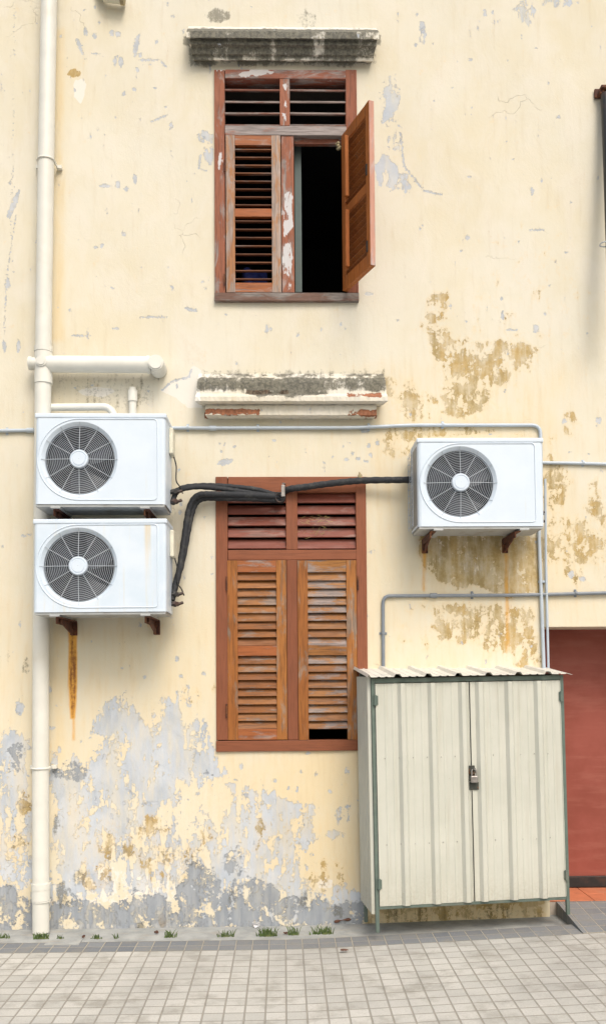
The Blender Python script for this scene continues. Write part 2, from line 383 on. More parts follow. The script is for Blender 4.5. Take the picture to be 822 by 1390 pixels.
# rust
poly('R', [(94, 848), (103, 848), (103, 935), (100, 975), (97, 975), (95, 930)], 1.0, 3.5); line('R', [(99, 960), (100, 1004)], 1, .6, 4); line('R', [(575, 745), (575, 800)], 1.5, .55, 6); line('R', [(687, 742), (688, 800), (690, 885)], 1.6, .52, 6); line('R', [(200, 835), (201, 850)], 1, .4, 3)
# flecks
for x, y, rx, ry, ro in ((185, 62, 3, 17, .2), (116, 42, 2, 6, -.2), (108, 62, 2, 13, -.4), (128, 48, 3, 3, 0), (152, 44, 3, 4, 0), (160, 46, 3, 4, -.3), (190, 74, 2, 3, 0), (156, 82, 2, 6, 0), (164, 83, 3, 7, 0), (130, 72, 5, 1, 0), (202, 81, 14, 1, 0),
                         (222, 86, 6, 1, .8), (186, 94, 2, 3, 0), (168, 126, 2, 3, 0), (182, 120, 3, 2, 0), (212, 56, 2, 2, 0), (216, 160, 12, 1, -.4), (232, 170, 2, 4, 0), (183, 242, 2, 7, 0), (160, 250, 3, 5, 0), (142, 252, 8, 2, 0), (171, 256, 3, 3, 0),
                         (18, 278, 3, 24, .35), (10, 385, 3, 7, 0), (138, 333, 2, 3, 0), (130, 335, 2, 2, 0), (168, 318, 3, 2, .4), (208, 430, 18, 1, 0), (110, 456, 12, 1, 0), (258, 420, 10, 2, .2), (157, 446, 5, 1, 0), (6, 470, 2, 8, 0),
                         (306, 627, 11, 4, -.1), (494, 584, 6, 3, 0), (500, 604, 2, 3, 0), (478, 616, 2, 2, 0), (486, 622, 2, 2, 0), (470, 624, 3, 2, 0), (497, 626, 4, 1, 0), (452, 620, 1, 1, 0), (318, 606, 2, 1, 0), (372, 598, 2, 1, 0), (512, 600, 2, 4, 0), (503, 618, 2, 3, 0),
                         (246, 683, 2, 4, 0), (244, 696, 2, 3, 0), (573, 36, 4, 9, 0), (564, 60, 2, 2, 0), (638, 80, 2, 2, 0), (634, 322, 3, 3, 0), (682, 428, 2, 6, 0), (693, 448, 8, 1, 0), (727, 312, 10, 1, 0), (722, 259, 2, 5, 0), (727, 446, 3, 6, 0),
                         (240, 895, 2, 4, 0), (68, 936, 2, 4, 0), (70, 988, 4, 2, 0), (80, 1018, 2, 4, 0), (178, 1076, 8, 1, .6), (204, 1091, 12, 1.5, -.1), (25, 960, 3, 10, 0), (246, 918, 3, 2, 0), (276, 915, 2, 3, 0), (25, 470, 2, 10, 0),
                         (40, 726, 3, 1, 0), (32, 727, 4, 1, 0), (765, 572, 3, 3, 0), (812, 570, 4, 4, 0), (775, 780, 4, 5, 0), (790, 786, 5, 3, 0), (724, 640, 4, 1, 0), (640, 600, 3, 8, 0)):
    blob('F', x, y, rx * .9, ry * .9, .8, 2.2, ro)
line('F', [(22, 290), (10, 370), (6, 430), (5, 460)], .6, .55, 2); line('F', [(20, 0), (18, 180), (14, 330)], .6, .35, 3)
for k in range(150):
    x = random.uniform(0, 820); y = random.choice([random.uniform(0, 500), random.uniform(500, 1240)])
    blob('F', x, y, random.uniform(.8, 2), random.uniform(.8, 2.6), random.uniform(.55, .8), 2)
for k in range(30):
    blob('F', random.uniform(100, 480), random.uniform(1020, 1200), random.uniform(1, 3), random.uniform(1, 4), .7, 2)
# rust-free mould on cornices, red chips
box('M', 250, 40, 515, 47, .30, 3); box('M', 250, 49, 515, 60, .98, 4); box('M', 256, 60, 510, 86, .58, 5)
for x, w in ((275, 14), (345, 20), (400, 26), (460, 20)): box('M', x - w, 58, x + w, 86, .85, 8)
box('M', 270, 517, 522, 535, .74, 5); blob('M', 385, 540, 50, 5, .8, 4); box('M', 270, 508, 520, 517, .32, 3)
box('B', 336, 536, 390, 541, .74, 3); box('B', 470, 540, 514, 546, .74, 3); box('B', 278, 560, 352, 567, .76, 3); box('B', 466, 561, 510, 568, .72, 3); box('M', 466, 564, 510, 567, .4, 2)
blob('L', 300, 533, 14, 4, .8, 3)

def paint(me, origin=Vector((0, 0, 0))):
    n = len(me.vertices); co = np.empty(n * 3, np.float32); me.vertices.foreach_get('co', co); co = co.reshape(-1, 3)
    X = co[:, 0].astype(np.float64) + origin.x; Z = co[:, 2].astype(np.float64) + origin.z
    D = {k: np.zeros(n) for k in KEYS}
    for key, pts, amp, soft in STAMPS:
        if amp == 0: continue
        xs = [p[0] for p in pts]; zs = [p[1] for p in pts]
        idx = np.nonzero((X > min(xs) - soft) & (X < max(xs) + soft) & (Z > min(zs) - soft) & (Z < max(zs) + soft))[0]
        if not len(idx): continue
        x = X[idx]; z = Z[idx]; dist = np.full(len(idx), 1e9); ins = np.zeros(len(idx), bool)
        for i in range(len(pts)):
            ax, az = pts[i]; bx, bz = pts[(i + 1) % len(pts)]
            ex, ez = bx - ax, bz - az; L2 = ex * ex + ez * ez + 1e-12
            t = np.clip(((x - ax) * ex + (z - az) * ez) / L2, 0, 1)
            dist = np.minimum(dist, np.hypot(x - ax - t * ex, z - az - t * ez))
            if az != bz:
                cnd = ((az > z) != (bz > z)) & (x < (bx - ax) * (z - az) / (bz - az) + ax)
                ins ^= cnd
        sd = np.where(ins, dist, -dist)
        v = np.clip(.5 + sd / (2 * soft) + .25, 0, 1); v = v * v * (3 - 2 * v) * amp
        D[key][idx] = np.maximum(D[key][idx], v)
    for nm, ks in (('m1', 'POM'), ('m2', 'WLR'), ('m3', 'DFB')):
        a = me.attributes.new(nm, 'FLOAT_COLOR', 'POINT')
        arr = np.ones((n, 4), np.float32)
        for i, k in enumerate(ks): arr[:, i] = D[k]
        a.data.foreach_set('color', arr.ravel())

def gridlines(lo, hi, fine_lo, fine_hi, step, edges):
    g = list(np.arange(fine_lo, fine_hi, step)) + [fine_hi]
    g += list(np.arange(lo, fine_lo, .12)) + list(np.arange(fine_hi + .12, hi, .12)) + [hi]
    g = sorted(set(round(float(v), 5) for v in g)); out = [v for v in g if all(abs(v - e) > step * .45 for e in edges)]
    return sorted(out + list(edges))

# ------------------------------------------------------------------ materials
m_wall = M_plaster('aged_limewash')
m_trim = M_plaster('aged_cornice_plaster', cream=(.66, .64, .585), warmc=(.75, .68, .5), trim=True)
PAINT = ((.205, .068, .032), (.26, .088, .042))
m_fr_v = M_wood('redbrown_paint_upright', *PAINT, weather=(.20, .09, .06), wamt=.15, rough=.55, dark=.25)
m_fr_h = M_wood('redbrown_paint_level', *PAINT, weather=(.20, .09, .06), wamt=.15, vertical=False, rough=.55, dark=.25)
m_fu_v = M_wood('flaking_redbrown_upright', (.235, .078, .042), (.31, .115, .065), wamt=.45, rough=.7, flake=(.60, .60, .62), famt=.18, attr=True)
m_fu_h = M_wood('flaking_redbrown_level', (.24, .085, .05), (.31, .12, .08), wamt=.65, vertical=False, rough=.75, flake=(.55, .54, .54), famt=.35, attr=True)
m_sill = M_wood('bare_weathered_wood', (.15, .085, .065), (.23, .15, .12), weather=(.33, .31, .295), wamt=.75, vertical=False, rough=.85)
m_gw_h = M_wood('grey_weathered_rail', (.25, .10, .065), (.30, .14, .10), weather=(.38, .37, .37), wamt=.85, vertical=False, rough=.85)
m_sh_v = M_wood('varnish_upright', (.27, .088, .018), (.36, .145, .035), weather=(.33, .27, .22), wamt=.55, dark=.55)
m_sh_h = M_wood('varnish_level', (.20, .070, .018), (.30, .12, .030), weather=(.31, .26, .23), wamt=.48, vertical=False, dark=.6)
m_sh_g = M_wood('greyed_level', (.22, .085, .024), (.32, .14, .036), weather=(.32, .29, .29), wamt=.60, vertical=False, dark=.6)
m_sh_o = M_wood('orange_rail', (.36, .105, .03), (.31, .105, .035), weather=(.42, .38, .36), wamt=.45, vertical=False)
m_su_v = M_wood('worn_shutter_upright', (.33, .13, .045), (.38, .19, .08), weather=(.43, .37, .34), wamt=.75, dark=.5)
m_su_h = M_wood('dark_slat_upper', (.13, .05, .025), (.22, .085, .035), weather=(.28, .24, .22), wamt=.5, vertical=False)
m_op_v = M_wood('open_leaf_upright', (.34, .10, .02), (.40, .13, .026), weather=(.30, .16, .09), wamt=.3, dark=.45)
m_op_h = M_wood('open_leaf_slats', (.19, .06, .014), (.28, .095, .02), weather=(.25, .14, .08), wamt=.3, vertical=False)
m_edge = M_wood('open_leaf_edge', (.46, .22, .16), (.52, .27, .20), weather=(.62, .52, .5), wamt=.5, dark=.2)
m_lv = M_wood('louvre_red', (.17, .05, .034), (.23, .068, .046), weather=(.36, .22, .19), wamt=.55, vertical=False, dark=.3)
m_lvu = M_wood('louvre_upper', (.24, .09, .065), (.34, .16, .12), weather=(.55, .50, .48), wamt=.75, vertical=False)
m_dark = M_plain('dark_interior', (.09, .092, .095), .9, dirtamt=.2)  # room surfaces coloured dark in place of the unlit depth
m_reveal = M_plain('reveal_painted_shade', (.10, .095, .085), .9)  # window reveals coloured dark to paint in the shade behind the louvres
m_pvc = M_plain('cream_pvc', (.70, .695, .645), .38, var=.05, dirt=(.45, .40, .30), dirtamt=.30, sc=9)
m_ac = NT('ac_enamel')
def _ac():
    n = m_ac; st = n.noise(30, 5, .6, n.scale((1, 1, .08))); b = n.noise(5, 5)
    c = n.mix(n.ramp(b, .35, .7), (.64, .725, .83), (.60, .69, .795))  # white enamel tinted blue to paint in the reflected sky
    c = n.mix(n.ramp(st, .60, .78, 0, .30), c, (.58, .54, .44))
    c = n.mix(n.ramp(n.noise(120, 2), .70, .76, 0, .4), c, (.42, .38, .32))
    n.bump(n.noise(60, 2), .0002); return n.set(c, n.ramp(b, .3, .7, .30, .42), 0, .5)
m_ac = _ac()
m_acs = NT('ac_enamel_streaked')
def _acs():
    n = m_acs; st = n.noise(22, 5, .6, n.scale((1, 1, .06))); b = n.noise(5, 5)
    c = n.mix(n.ramp(b, .35, .7), (.64, .72, .82), (.56, .66, .77))  # same painted blue of the reflected sky
    c = n.mix(n.ramp(st, .56, .74, 0, .42), c, (.62, .56, .40))
    xs = n.n('ShaderNodeSeparateXYZ'); n.put(xs.inputs[0], n.co)
    m = n.math('MULTIPLY', n.ramp(n.math('ABSOLUTE', n.math('SUBTRACT', xs.outputs[0], .285)), .002, .03, 1, 0), n.ramp(xs.outputs[2], .1, .58, .03, .55))
    c = n.mix(n.math('MULTIPLY', m, n.ramp(st, .42, .62)), c, (.66, .47, .16))
    n.bump(n.noise(60, 2), .0002); return n.set(c, .38, 0, .5)
m_acs = _acs()
m_acdark = M_plain('ac_cavity', (.018, .022, .032), .6, dirtamt=.1)
m_fan = M_plain('fan_plastic', (.035, .043, .058), .5, dirt=(.10, .09, .08), dirtamt=.25)
m_wire = M_plain('guard_wire', (.46, .51, .57), .4, var=.05, dirtamt=.06)
m_acbase = M_plain('ac_galvanised_base', (.42, .44, .45), .5, .3, dirt=(.16, .11, .07), dirtamt=.6)
m_coil = M_plain('coil_fins', (.30, .31, .32), .5, .4)
m_cover = M_plain('valve_cover_plastic', (.70, .68, .56), .45, dirtamt=.2)
m_rust = M_plain('rusty_bracket', (.10, .035, .022), .8, .1, var=.5, sc=40, bump=.001, dirt=(.26, .10, .03), dirtamt=.7)
m_foam = M_plain('black_insulation', (.018, .021, .027), .75, var=.3, sc=60, bump=.0012, dirt=(.12, .115, .10), dirtamt=.35)
m_cable = M_plain('black_cable', (.02, .02, .022), .5)
m_cwhite = M_plain('pale_conduit', (.46, .53, .61), .4, var=.06, dirt=(.4, .36, .28), dirtamt=.3)
m_cgrey = M_plain('grey_conduit', (.20, .23, .27), .45, var=.1, dirt=(.4, .35, .26), dirtamt=.35)
m_black = M_plain('black_iron', (.022, .024, .026), .45, .2, dirt=(.12, .05, .03), dirtamt=.5)
m_ivory = M_plain('ivory_sheet_steel', (.52, .53, .475), .36, var=.035, sc=5, bump=.0006, dirt=(.42, .39, .30), dirtamt=.35)
def _ivory():
    n = NT('ivory_sheet_steel'); a = n.noise(5, 6); f = n.noise(70, 5, .65); st = n.noise(26, 5, .6, n.scale((1, 1, .07)))
    z = n.n('ShaderNodeSeparateXYZ'); n.put(z.inputs[0], n.co); low = n.ramp(n.math('ADD', z.outputs[2], n.math('MULTIPLY', st, .35)), .18, .62, 1, 0)
    c = n.mix(n.ramp(a, .3, .7), (.50, .51, .455), (.545, .55, .495))
    c = n.mix(n.ramp(st, .50, .74, 0, .30), c, (.40, .375, .30))
    c = n.mix(n.math('MULTIPLY', low, n.ramp(f, .35, .7, .15, .55)), c, (.34, .30, .22))
    c = n.mix(n.ramp(f, .70, .74, 0, .8), c, (.26, .16, .08))
    n.bump(n.math('ADD', n.math('MULTIPLY', n.noise(2.4, 2), 6), n.math('MULTIPLY', f, .2)), .004, .5)
    return n.set(c, n.ramp(a, .3, .7, .34, .46), 0, .5)
m_ivory = _ivory()
m_roofs = M_plain('roof_sheet_steel', (.66, .65, .60), .45, var=.08, sc=12, bump=.0006, dirt=(.45, .38, .30), dirtamt=.5)
m_green = M_plain('green_grey_steel', (.115, .155, .135), .5, .1, var=.12, sc=20, dirt=(.22, .20, .16), dirtamt=.4)
m_lock = M_plain('padlock_steel', (.40, .38, .37), .35, .7, var=.3, sc=70, dirt=(.10, .07, .06), dirtamt=.6)
m_hasp = M_plain('dark_hasp', (.05, .055, .048), .6, .3, dirt=(.25, .10, .03), dirtamt=.8, sc=60)
m_screw = M_plain('screw_zinc', (.33, .33, .31), .4, .5)
m_door = NT('red_door_paint')
def _door():
    n = m_door; a = n.noise(4, 8, .6); h = n.noise(18, 5, .6, n.scale((.15, 1, 1)))
    c = n.mix(n.ramp(a, .3, .7), (.235, .060, .043), (.29, .080, .060)); c = n.mix(n.ramp(h, .45, .7, 0, .25), c, (.40, .16, .12))
    n.bump(h, .0008); return n.set(c, .5, 0, .3)
m_door = _door()
m_tile = M_plain('terracotta', (.50, .17, .085), .7, var=.12, dirt=(.30, .20, .14), dirtamt=.5)
m_grout = M_plain('tile_grout', (.42, .37, .32), .9)
m_curt = M_plain('greenish_inner_frame', (.10, .14, .14), .7)
m_blue = M_plain('blue_cloth', (.03, .05, .26), .8)
m_grassm = M_plain('weed_green', (.085, .135, .035), .7, var=.5, sc=80, dirt=(.24, .20, .09), dirtamt=.7)
m_leaf = M_plain('dead_leaf', (.13, .06, .04), .8, var=.4, sc=60)
m_paper = M_plain('white_scrap', (.75, .75, .78), .7, dirtamt=.15)
m_straw = M_plain('straw', (.42, .34, .14), .8, var=.3)
m_nest = M_plain('mud_nest', (.36, .30, .18), .9, var=.3)
m_conc = NT('apron_concrete')
def _conc():
    n = m_conc; a = n.noise(6, 9, .65); f = n.noise(90, 5, .7); s = n.noise(20, 6, .6, n.scale((.3, 1, 1)))
    c = n.mix(n.ramp(a, .3, .7), (.27, .285, .285), (.42, .43, .42)); c = n.mix(n.ramp(f, .5, .75, 0, .5), c, (.2, .2, .19))
    c = n.mix(n.ramp(s, .5, .72, 0, .45), c, (.40, .34, .26)); n.bump(n.math('ADD', a, n.math('MULTIPLY', f, .4)), .004)
    return n.set(c, .9, 0, .3)
m_conc = _conc()
def M_paver(name, c1, c2, joint):
    n = NT(name)
    br = n.n('ShaderNodeTexBrick', offset=0.0, squash=1.0); n.put(br.inputs['Vector'], n.co)
    br.inputs['Scale'].default_value = 1; br.inputs['Brick Width'].default_value = .1; br.inputs['Row Height'].default_value = .1
    br.inputs['Mortar Size'].default_value = .0045; br.inputs['Mortar Smooth'].default_value = .3; br.inputs['Bias'].default_value = 0
    n.put(br.inputs['Color1'], c1); n.put(br.inputs['Color2'], c2); n.put(br.inputs['Mortar'], joint)
    a = n.noise(5, 8, .65); f = n.noise(120, 5, .7)
    c = n.mix(n.ramp(f, .45, .75, 0, .45), br.outputs['Color'], [x * .55 for x in c1])
    c = n.mix(n.ramp(a, .46, .70, 0, .6), c, (.25, .235, .20)); c = n.mix(n.ramp(n.noise(.9, 5, .6), .42, .68, 0, .35), c, (.24, .235, .225)); c = n.mix(n.ramp(n.noise(38, 5, .6), .60, .70, 0, .35), c, joint)
    n.bump(n.math('ADD', n.math('MULTIPLY', br.outputs['Fac'], -1.2), n.math('MULTIPLY', f, .25)), .006, 1)
    return n.set(c, .85, 0, .3)
m_pd = M_paver('slate_pavers', (.165, .18, .20), (.22, .235, .25), (.40, .37, .31))
m_pl = M_paver('light_pavers', (.45, .445, .415), (.54, .53, .495), (.33, .31, .27))

# ------------------------------------------------------------------ ground
def gz(x):   # the pavement climbs gently to the right
    t = max(0, min(1.3, x / 2.1)); return .085 * (t ** 1.2)
def az(x): return gz(x) * .6
def gsheet(name, mat, x0, x1, y0f, y1f, zf, nx=60, thick=.06, zback=None):
    b = MB(); vs = []; fs = []
    for i in range(nx + 1):
        x = x0 + (x1 - x0) * i / nx
        for k, yy in enumerate((y0f(x), y1f(x))):
            z = zback if (k and zback) else zf(x)
            vs += [(x, yy, z), (x, yy, z - thick)]
    for i in range(nx):
        a = i * 4; c = a + 4
        fs += [(a, c, c + 2, a + 2), (a, a + 1, c + 1, c), (a + 2, c + 2, c + 3, a + 3), (a + 1, a + 3, c + 3, c + 1)]
    fs += [(0, 2, 3, 1), (4 * nx, 4 * nx + 1, 4 * nx + 3, 4 * nx + 2)]
    b.add(vs, fs); return b.build(name, mat)
b = MB(); b.add([(-80, -80, -.07), (80, -80, -.07), (80, 60, -.07), (-80, 60, -.07)], [(0, 1, 2, 3)])
struct(b.build('ground', M_plain('far_asphalt', (.16, .16, .155), .9, sc=3)))
struct(gsheet('apron', m_conc, -6, 3.9, lambda x: -.30, lambda x: .05, az))
EX = atz(752, 1240, .06).x       # the raised paving beside the door starts here
struct(gsheet('slate_paving', m_pd, -6, EX + .02, lambda x: -.50, lambda x: -.297, gz))
struct(gsheet('slate_paving_by_door', m_pd, EX + .022, 8, lambda x: -.50, lambda x: .03, lambda x: gz(x) + .004, thick=.12, zback=.128))
struct(gsheet('pavement', m_pl, -6, 8, lambda x: -6.5, lambda x: -.503, gz))
# a broken concrete slab let into the slate band
a0 = atz(64, 1279, 0); a1 = atz(110, 1279, 0)

# ------------------------------------------------------------------ house
house = thing('house', (0, 0, 0), 'old shophouse wall of cream limewash peeling to blue grey, with brown shuttered windows', 'house')
U = rect(291, 94, 485, 408); Lw = rect(293, 647, 498, 1020); DR = rect(742, 850, 1080, 1225)
opens = [(U[0] + .012, U[1] - .012, U[2] + .012, U[3] - .012), (Lw[0] + .012, Lw[1] - .012, Lw[2] + .012, Lw[3] - .012), (DR[0], DR[1], -.08, DR[3])]
xe = [v for o in opens for v in o[:2]]; ze = [v for o in opens for v in o[2:]]
gx = gridlines(-5, 5.5, -1.98, 2.22, .008, xe); gzl = gridlines(-.08, 8.5, -.06, 6.2, .008, ze)
gx = np.array(gx); gzz = np.array(gzl); NX, NZ = len(gx), len(gzz)
XX, ZZ = np.meshgrid(gx, gzz); YY = .0035 * np.sin(XX * 2.1 + 1.3) * np.cos(ZZ * 1.7) + .002 * np.sin(XX * 7.1 + ZZ * 5.3)
V = np.stack([XX.ravel(), YY.ravel(), ZZ.ravel()], 1)
cx = (gx[:-1] + gx[1:]) / 2; cz = (gzz[:-1] + gzz[1:]) / 2; CX, CZ = np.meshgrid(cx, cz); keep = np.ones(CX.shape, bool)
for o in opens: keep &= ~((CX > o[0]) & (CX < o[1]) & (CZ > o[2]) & (CZ < o[3]))
jj, ii = np.nonzero(keep); i0 = jj * NX + ii
FC = np.stack([i0, i0 + 1, i0 + 1 + NX, i0 + NX], 1)
me = bpy.data.meshes.new('plaster_wall'); me.vertices.add(len(V)); me.vertices.foreach_set('co', V.astype(np.float32).ravel())
me.loops.add(len(FC) * 4); me.loops.foreach_set('vertex_index', FC.astype(np.int32).ravel())
me.polygons.add(len(FC)); me.polygons.foreach_set('loop_start', np.arange(0, len(FC) * 4, 4, dtype=np.int32)); me.update(calc_edges=True)
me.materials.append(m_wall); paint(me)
wo = bpy.data.objects.new('wall', me); COL.objects.link(wo); wo.parent = house; wo['_o'] = (0, 0, 0)
# reveals of the openings, thick masonry
T = .34; RV = []
for (x0, x1, z0, z1), dpt in zip(opens, (T, T, .42)):
    y = dpt; b = MB()
    b.add([(x0, .002, z0), (x0, y, z0), (x0, y, z1), (x0, .002, z1)], [(0, 1, 2, 3)]); b.add([(x1, .002, z0), (x1, y, z0), (x1, y, z1), (x1, .002, z1)], [(3, 2, 1, 0)])
    b.add([(x0, .002, z1), (x0, y, z1), (x1, y, z1), (x1, .002, z1)], [(0, 1, 2, 3)])
    if dpt == T: b.add([(x0, .002, z0), (x0, y, z0), (x1, y, z0), (x1, .002, z0)], [(3, 2, 1, 0)])
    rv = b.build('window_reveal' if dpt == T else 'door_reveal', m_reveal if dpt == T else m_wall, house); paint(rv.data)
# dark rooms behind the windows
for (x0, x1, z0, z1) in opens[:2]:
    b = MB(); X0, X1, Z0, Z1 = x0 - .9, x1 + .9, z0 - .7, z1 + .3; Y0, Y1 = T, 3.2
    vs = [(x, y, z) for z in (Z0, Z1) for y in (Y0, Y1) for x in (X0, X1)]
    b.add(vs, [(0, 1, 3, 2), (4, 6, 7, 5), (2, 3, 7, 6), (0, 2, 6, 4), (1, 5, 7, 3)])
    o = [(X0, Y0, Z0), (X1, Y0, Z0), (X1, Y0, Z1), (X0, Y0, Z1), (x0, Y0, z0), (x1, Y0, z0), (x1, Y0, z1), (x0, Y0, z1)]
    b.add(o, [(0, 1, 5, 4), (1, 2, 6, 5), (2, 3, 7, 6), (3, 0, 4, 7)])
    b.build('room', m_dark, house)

def subdiv_paint(o, cuts_len=.02):
    import bmesh
    bm = bmesh.new(); bm.from_mesh(o.data)
    for _ in range(8):
        es = [e for e in bm.edges if e.calc_length() > cuts_len]
        if not es: break
        bmesh.ops.subdivide_edges(bm, edges=es, cuts=min(6, max(1, int(max(e.calc_length() for e in es) / cuts_len / 4))), use_grid_fill=True)
    bmesh.ops.triangulate(bm, faces=[f for f in bm.faces if len(f.verts) > 4])
    bm.to_mesh(o.data); bm.free(); paint(o.data, Vector(o['_o']))
def cornice(px0, px1, prof, parent, name='window_cornice'):
    """prof: list of (projection, z); the mouldings return at both ends"""
    b = MB(); N = 90; vs = []; fs = []
    xa = at(px0, prof[0][2]).x; xb = at(px1, prof[0][2]).x
    P = [(d, at((px0 + px1) / 2, py, -d).z, inset) for d, _, py, inset in prof]
    m = len(P)
    for i in range(N + 1):
        t = i / N
        for d, z, ins in P:
            x0 = xa + ins; x1 = xb - ins; x = x0 + (x1 - x0) * t
            w = random.uniform(-1, 1) * .0025
            vs.append((x, -max(0, d + w) + .002, z + random.uniform(-1, 1) * .0016))
    for i in range(N):
        for k in range(m - 1): fs.append((i * m + k, i * m + k + 1, (i + 1) * m + k + 1, (i + 1) * m + k))
    fs += [tuple(range(m))[::-1], tuple(N * m + k for k in range(m))]
    b.add(vs, fs); o = b.build(name, m_trim, parent); subdiv_paint(o, .03); return o

# prof rows: (projection, _, photo row, inset of the ends)
cornice(256, 511, [(0, 0, 36, .0), (.135, 0, 42, .0), (.14, 0, 51, .0), (.115, 0, 53, .012), (.112, 0, 60, .014), (.09, 0, 64, .02), (.075, 0, 73, .03), (.06, 0, 76, .03), (.055, 0, 81, .034), (0, 0, 84, .04)], house)
cornice(268, 522, [(0, 0, 507, .01), (.06, 0, 513, .006), (.085, 0, 519, .004), (.095, 0, 534, .0), (.13, 0, 538, -.004), (.13, 0, 544, -.004), (.11, 0, 547, .01), (.07, 0, 549, .02), (0, 0, 551, .03)], house)
cornice(280, 509, [(0, 0, 549, .0), (.075, 0, 549.5, .0), (.08, 0, 563, .0), (.055, 0, 567, .01), (0, 0, 569, .02)], house)

# ---- shutters and louvres
def leaf(b, w, h, st, top, mid, bot, midz, nu, nl, tilt, M, t=.034, mats=(0, 1, 2), slat=None, nobot=False, rod=False, jit=0, sw=None):
    v_, h_, s_ = mats
    b.box(0, st, -t / 2, t / 2, 0, h, v_, M); b.box(w - st, w, -t / 2, t / 2, 0, h, v_, M)
    b.box(st + .0005, w - st - .0005, -t / 2 + .001, t / 2 - .001, h - top, h - .0005, h_, M)
    b.box(st + .0005, w - st - .0005, -t / 2 + .001, t / 2 - .001, midz - mid / 2, midz + mid / 2, h_, M)
    if not nobot: b.box(st + .0005, w - st - .0005, -t / 2 + .001, t / 2 - .001, .0005, bot, h_, M)
    for (z0, z1, n) in ((midz + mid / 2, h - top, nu), (bot, midz - mid / 2, nl)):
        p = (z1 - z0) / n; L = sw or p * 1.12
        for k in range(n):
            zc = z0 + p * (k + .5); a = R(tilt + random.uniform(-jit, jit))
            MM = M @ Matrix.Translation((0, 0, zc)) @ Matrix.Rotation(random.uniform(-jit, jit) * .0006, 4, 'Y') @ Matrix.Rotation(a, 4, 'X')
            b.box(st - .004, w - st + .004, -L / 2, L / 2, -.0035, .0035, s_, MM)
    if rod:
        for z0, z1 in ((midz + mid / 2 + .03, h - top - .01), (bot + .01, midz - mid / 2 - .02)):
            b.box(st + (w - 2 * st) * .20, st + (w - 2 * st) * .20 + .018, t / 2 + .004, t / 2 + .020, z0, z1, v_, M)
def rc(x0, y0, x1, y1, y): return rect(x0, y0, x1, y1, y)
def bx(b, px, y0, y1, mi=0):
    r = rect(*px, y0); b.box(r[0], r[1], y0, y1, r[2], r[3], mi)

# upper window
FY0, FY1 = -.018, .085
b = MB()
bx(b, (291, 94, 305, 397), FY0, FY1, 0); bx(b, (470, 94, 485, 397), FY0, FY1, 0)
bx(b, (305.2, 94, 469.8, 106), FY0 + .001, FY1, 1); bx(b, (379.5, 106.3, 393, 170), FY0 + .004, FY1, 0)
bx(b, (305.2, 170.3, 469.8, 183), FY0 - .004, FY1, 3); bx(b, (382, 183.4, 399, 396.6), FY0 + .003, FY1, 0)
uw = b.build('window', [m_fu_v, m_fu_h, m_sill, m_gw_h], house, bevel=.0025)
STAMPS_SAVE = STAMPS[:]; STAMPS[:] = []
poly('P', [(384, 266), (392, 262), (396, 275), (395, 300), (393, 312), (386, 320), (384, 300)], .66, 6); poly('P', [(384, 340), (390, 334), (396, 345), (397, 370), (395, 385), (385, 370)], .62, 6)
blob('P', 389, 390, 3, 6, .6, 3); blob('P', 386, 120, 3, 6, .5, 3); blob('P', 387, 150, 3, 14, .6, 3); blob('P', 300, 225, 3, 14, .6, 3); blob('P', 355, 100, 16, 3, .7, 3); blob('P', 298, 95, 8, 2, .6, 2); blob('P', 330, 102, 20, 2, .4, 2)
subdiv_paint(uw, .03); STAMPS[:] = STAMPS_SAVE
b = MB(); bx(b, (291, 396.8, 487, 408), FY0 - .012, FY1 + .02, 0); b.build('sill', m_sill, uw, bevel=.003)
for (xa, xb) in ((305, 379.5), (393, 470)):
    b = MB(); r = rect(xa, 106, xb, 170, 0)
    p = (r[3] - r[2]) / 4
    for k in range(4):
        MM = Matrix.Translation((0, .03, r[2] + p * k + .016)) @ Matrix.Rotation(R(27 + random.uniform(-3, 3)), 4, 'X') @ Matrix.Rotation(random.uniform(-.006, .006), 4, 'Y')
        b.box(r[0], r[1], -.042, .035, -.005, .005, 0, MM)
    b.build('louvre_vent', m_lvu, uw, bevel=.001)
b = MB(); r = rect(306.5, 182.6, 381, 396.4, -.02)
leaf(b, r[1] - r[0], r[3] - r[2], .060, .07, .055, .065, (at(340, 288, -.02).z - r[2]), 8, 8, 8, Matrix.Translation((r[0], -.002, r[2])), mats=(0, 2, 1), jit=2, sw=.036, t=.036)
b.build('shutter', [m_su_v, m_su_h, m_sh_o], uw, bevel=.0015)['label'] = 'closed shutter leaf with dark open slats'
# the leaf that stands open
hp = at(468, 290, -.03); rt = rect(399, 184, 468, 396, -.03)
W = .412; ang = R(-69)
MM = Matrix.Translation((hp.x - .004, -.028, rt[2] + .004)) @ Matrix.Rotation(ang, 4, 'Z')
b = MB(); hgt = rt[3] - rt[2] - .006
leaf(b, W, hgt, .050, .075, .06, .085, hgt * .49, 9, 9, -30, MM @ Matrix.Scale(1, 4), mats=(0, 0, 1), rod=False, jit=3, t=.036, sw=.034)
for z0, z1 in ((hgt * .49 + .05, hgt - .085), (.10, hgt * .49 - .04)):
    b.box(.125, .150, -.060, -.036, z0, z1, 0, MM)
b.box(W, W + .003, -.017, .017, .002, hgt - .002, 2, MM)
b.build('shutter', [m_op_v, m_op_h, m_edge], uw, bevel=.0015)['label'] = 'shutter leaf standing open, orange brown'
for z in (.10, hgt * .56):
    b = MB(); b.box(W - .045, W - .030, -.024, -.018, z, z + .07, 0, MM); b.build('bolt', m_black, uw)
for z in (225, 380):
    q = at(304.5, z, -.03); b = MB(); b.tube([(q.x, -.032, q.z - .04), (q.x, -.032, q.z + .04)], .005, 8); b.build('hinge', m_rust, uw)
b = MB(); bx(b, (400, 186, 409, 396), .10, .13); b.build('inner_frame', m_curt, uw)
b = MB(); bx(b, (399.5, 184, 469, 195), .02, .05); b.build('head_rail', m_fu_h, uw)

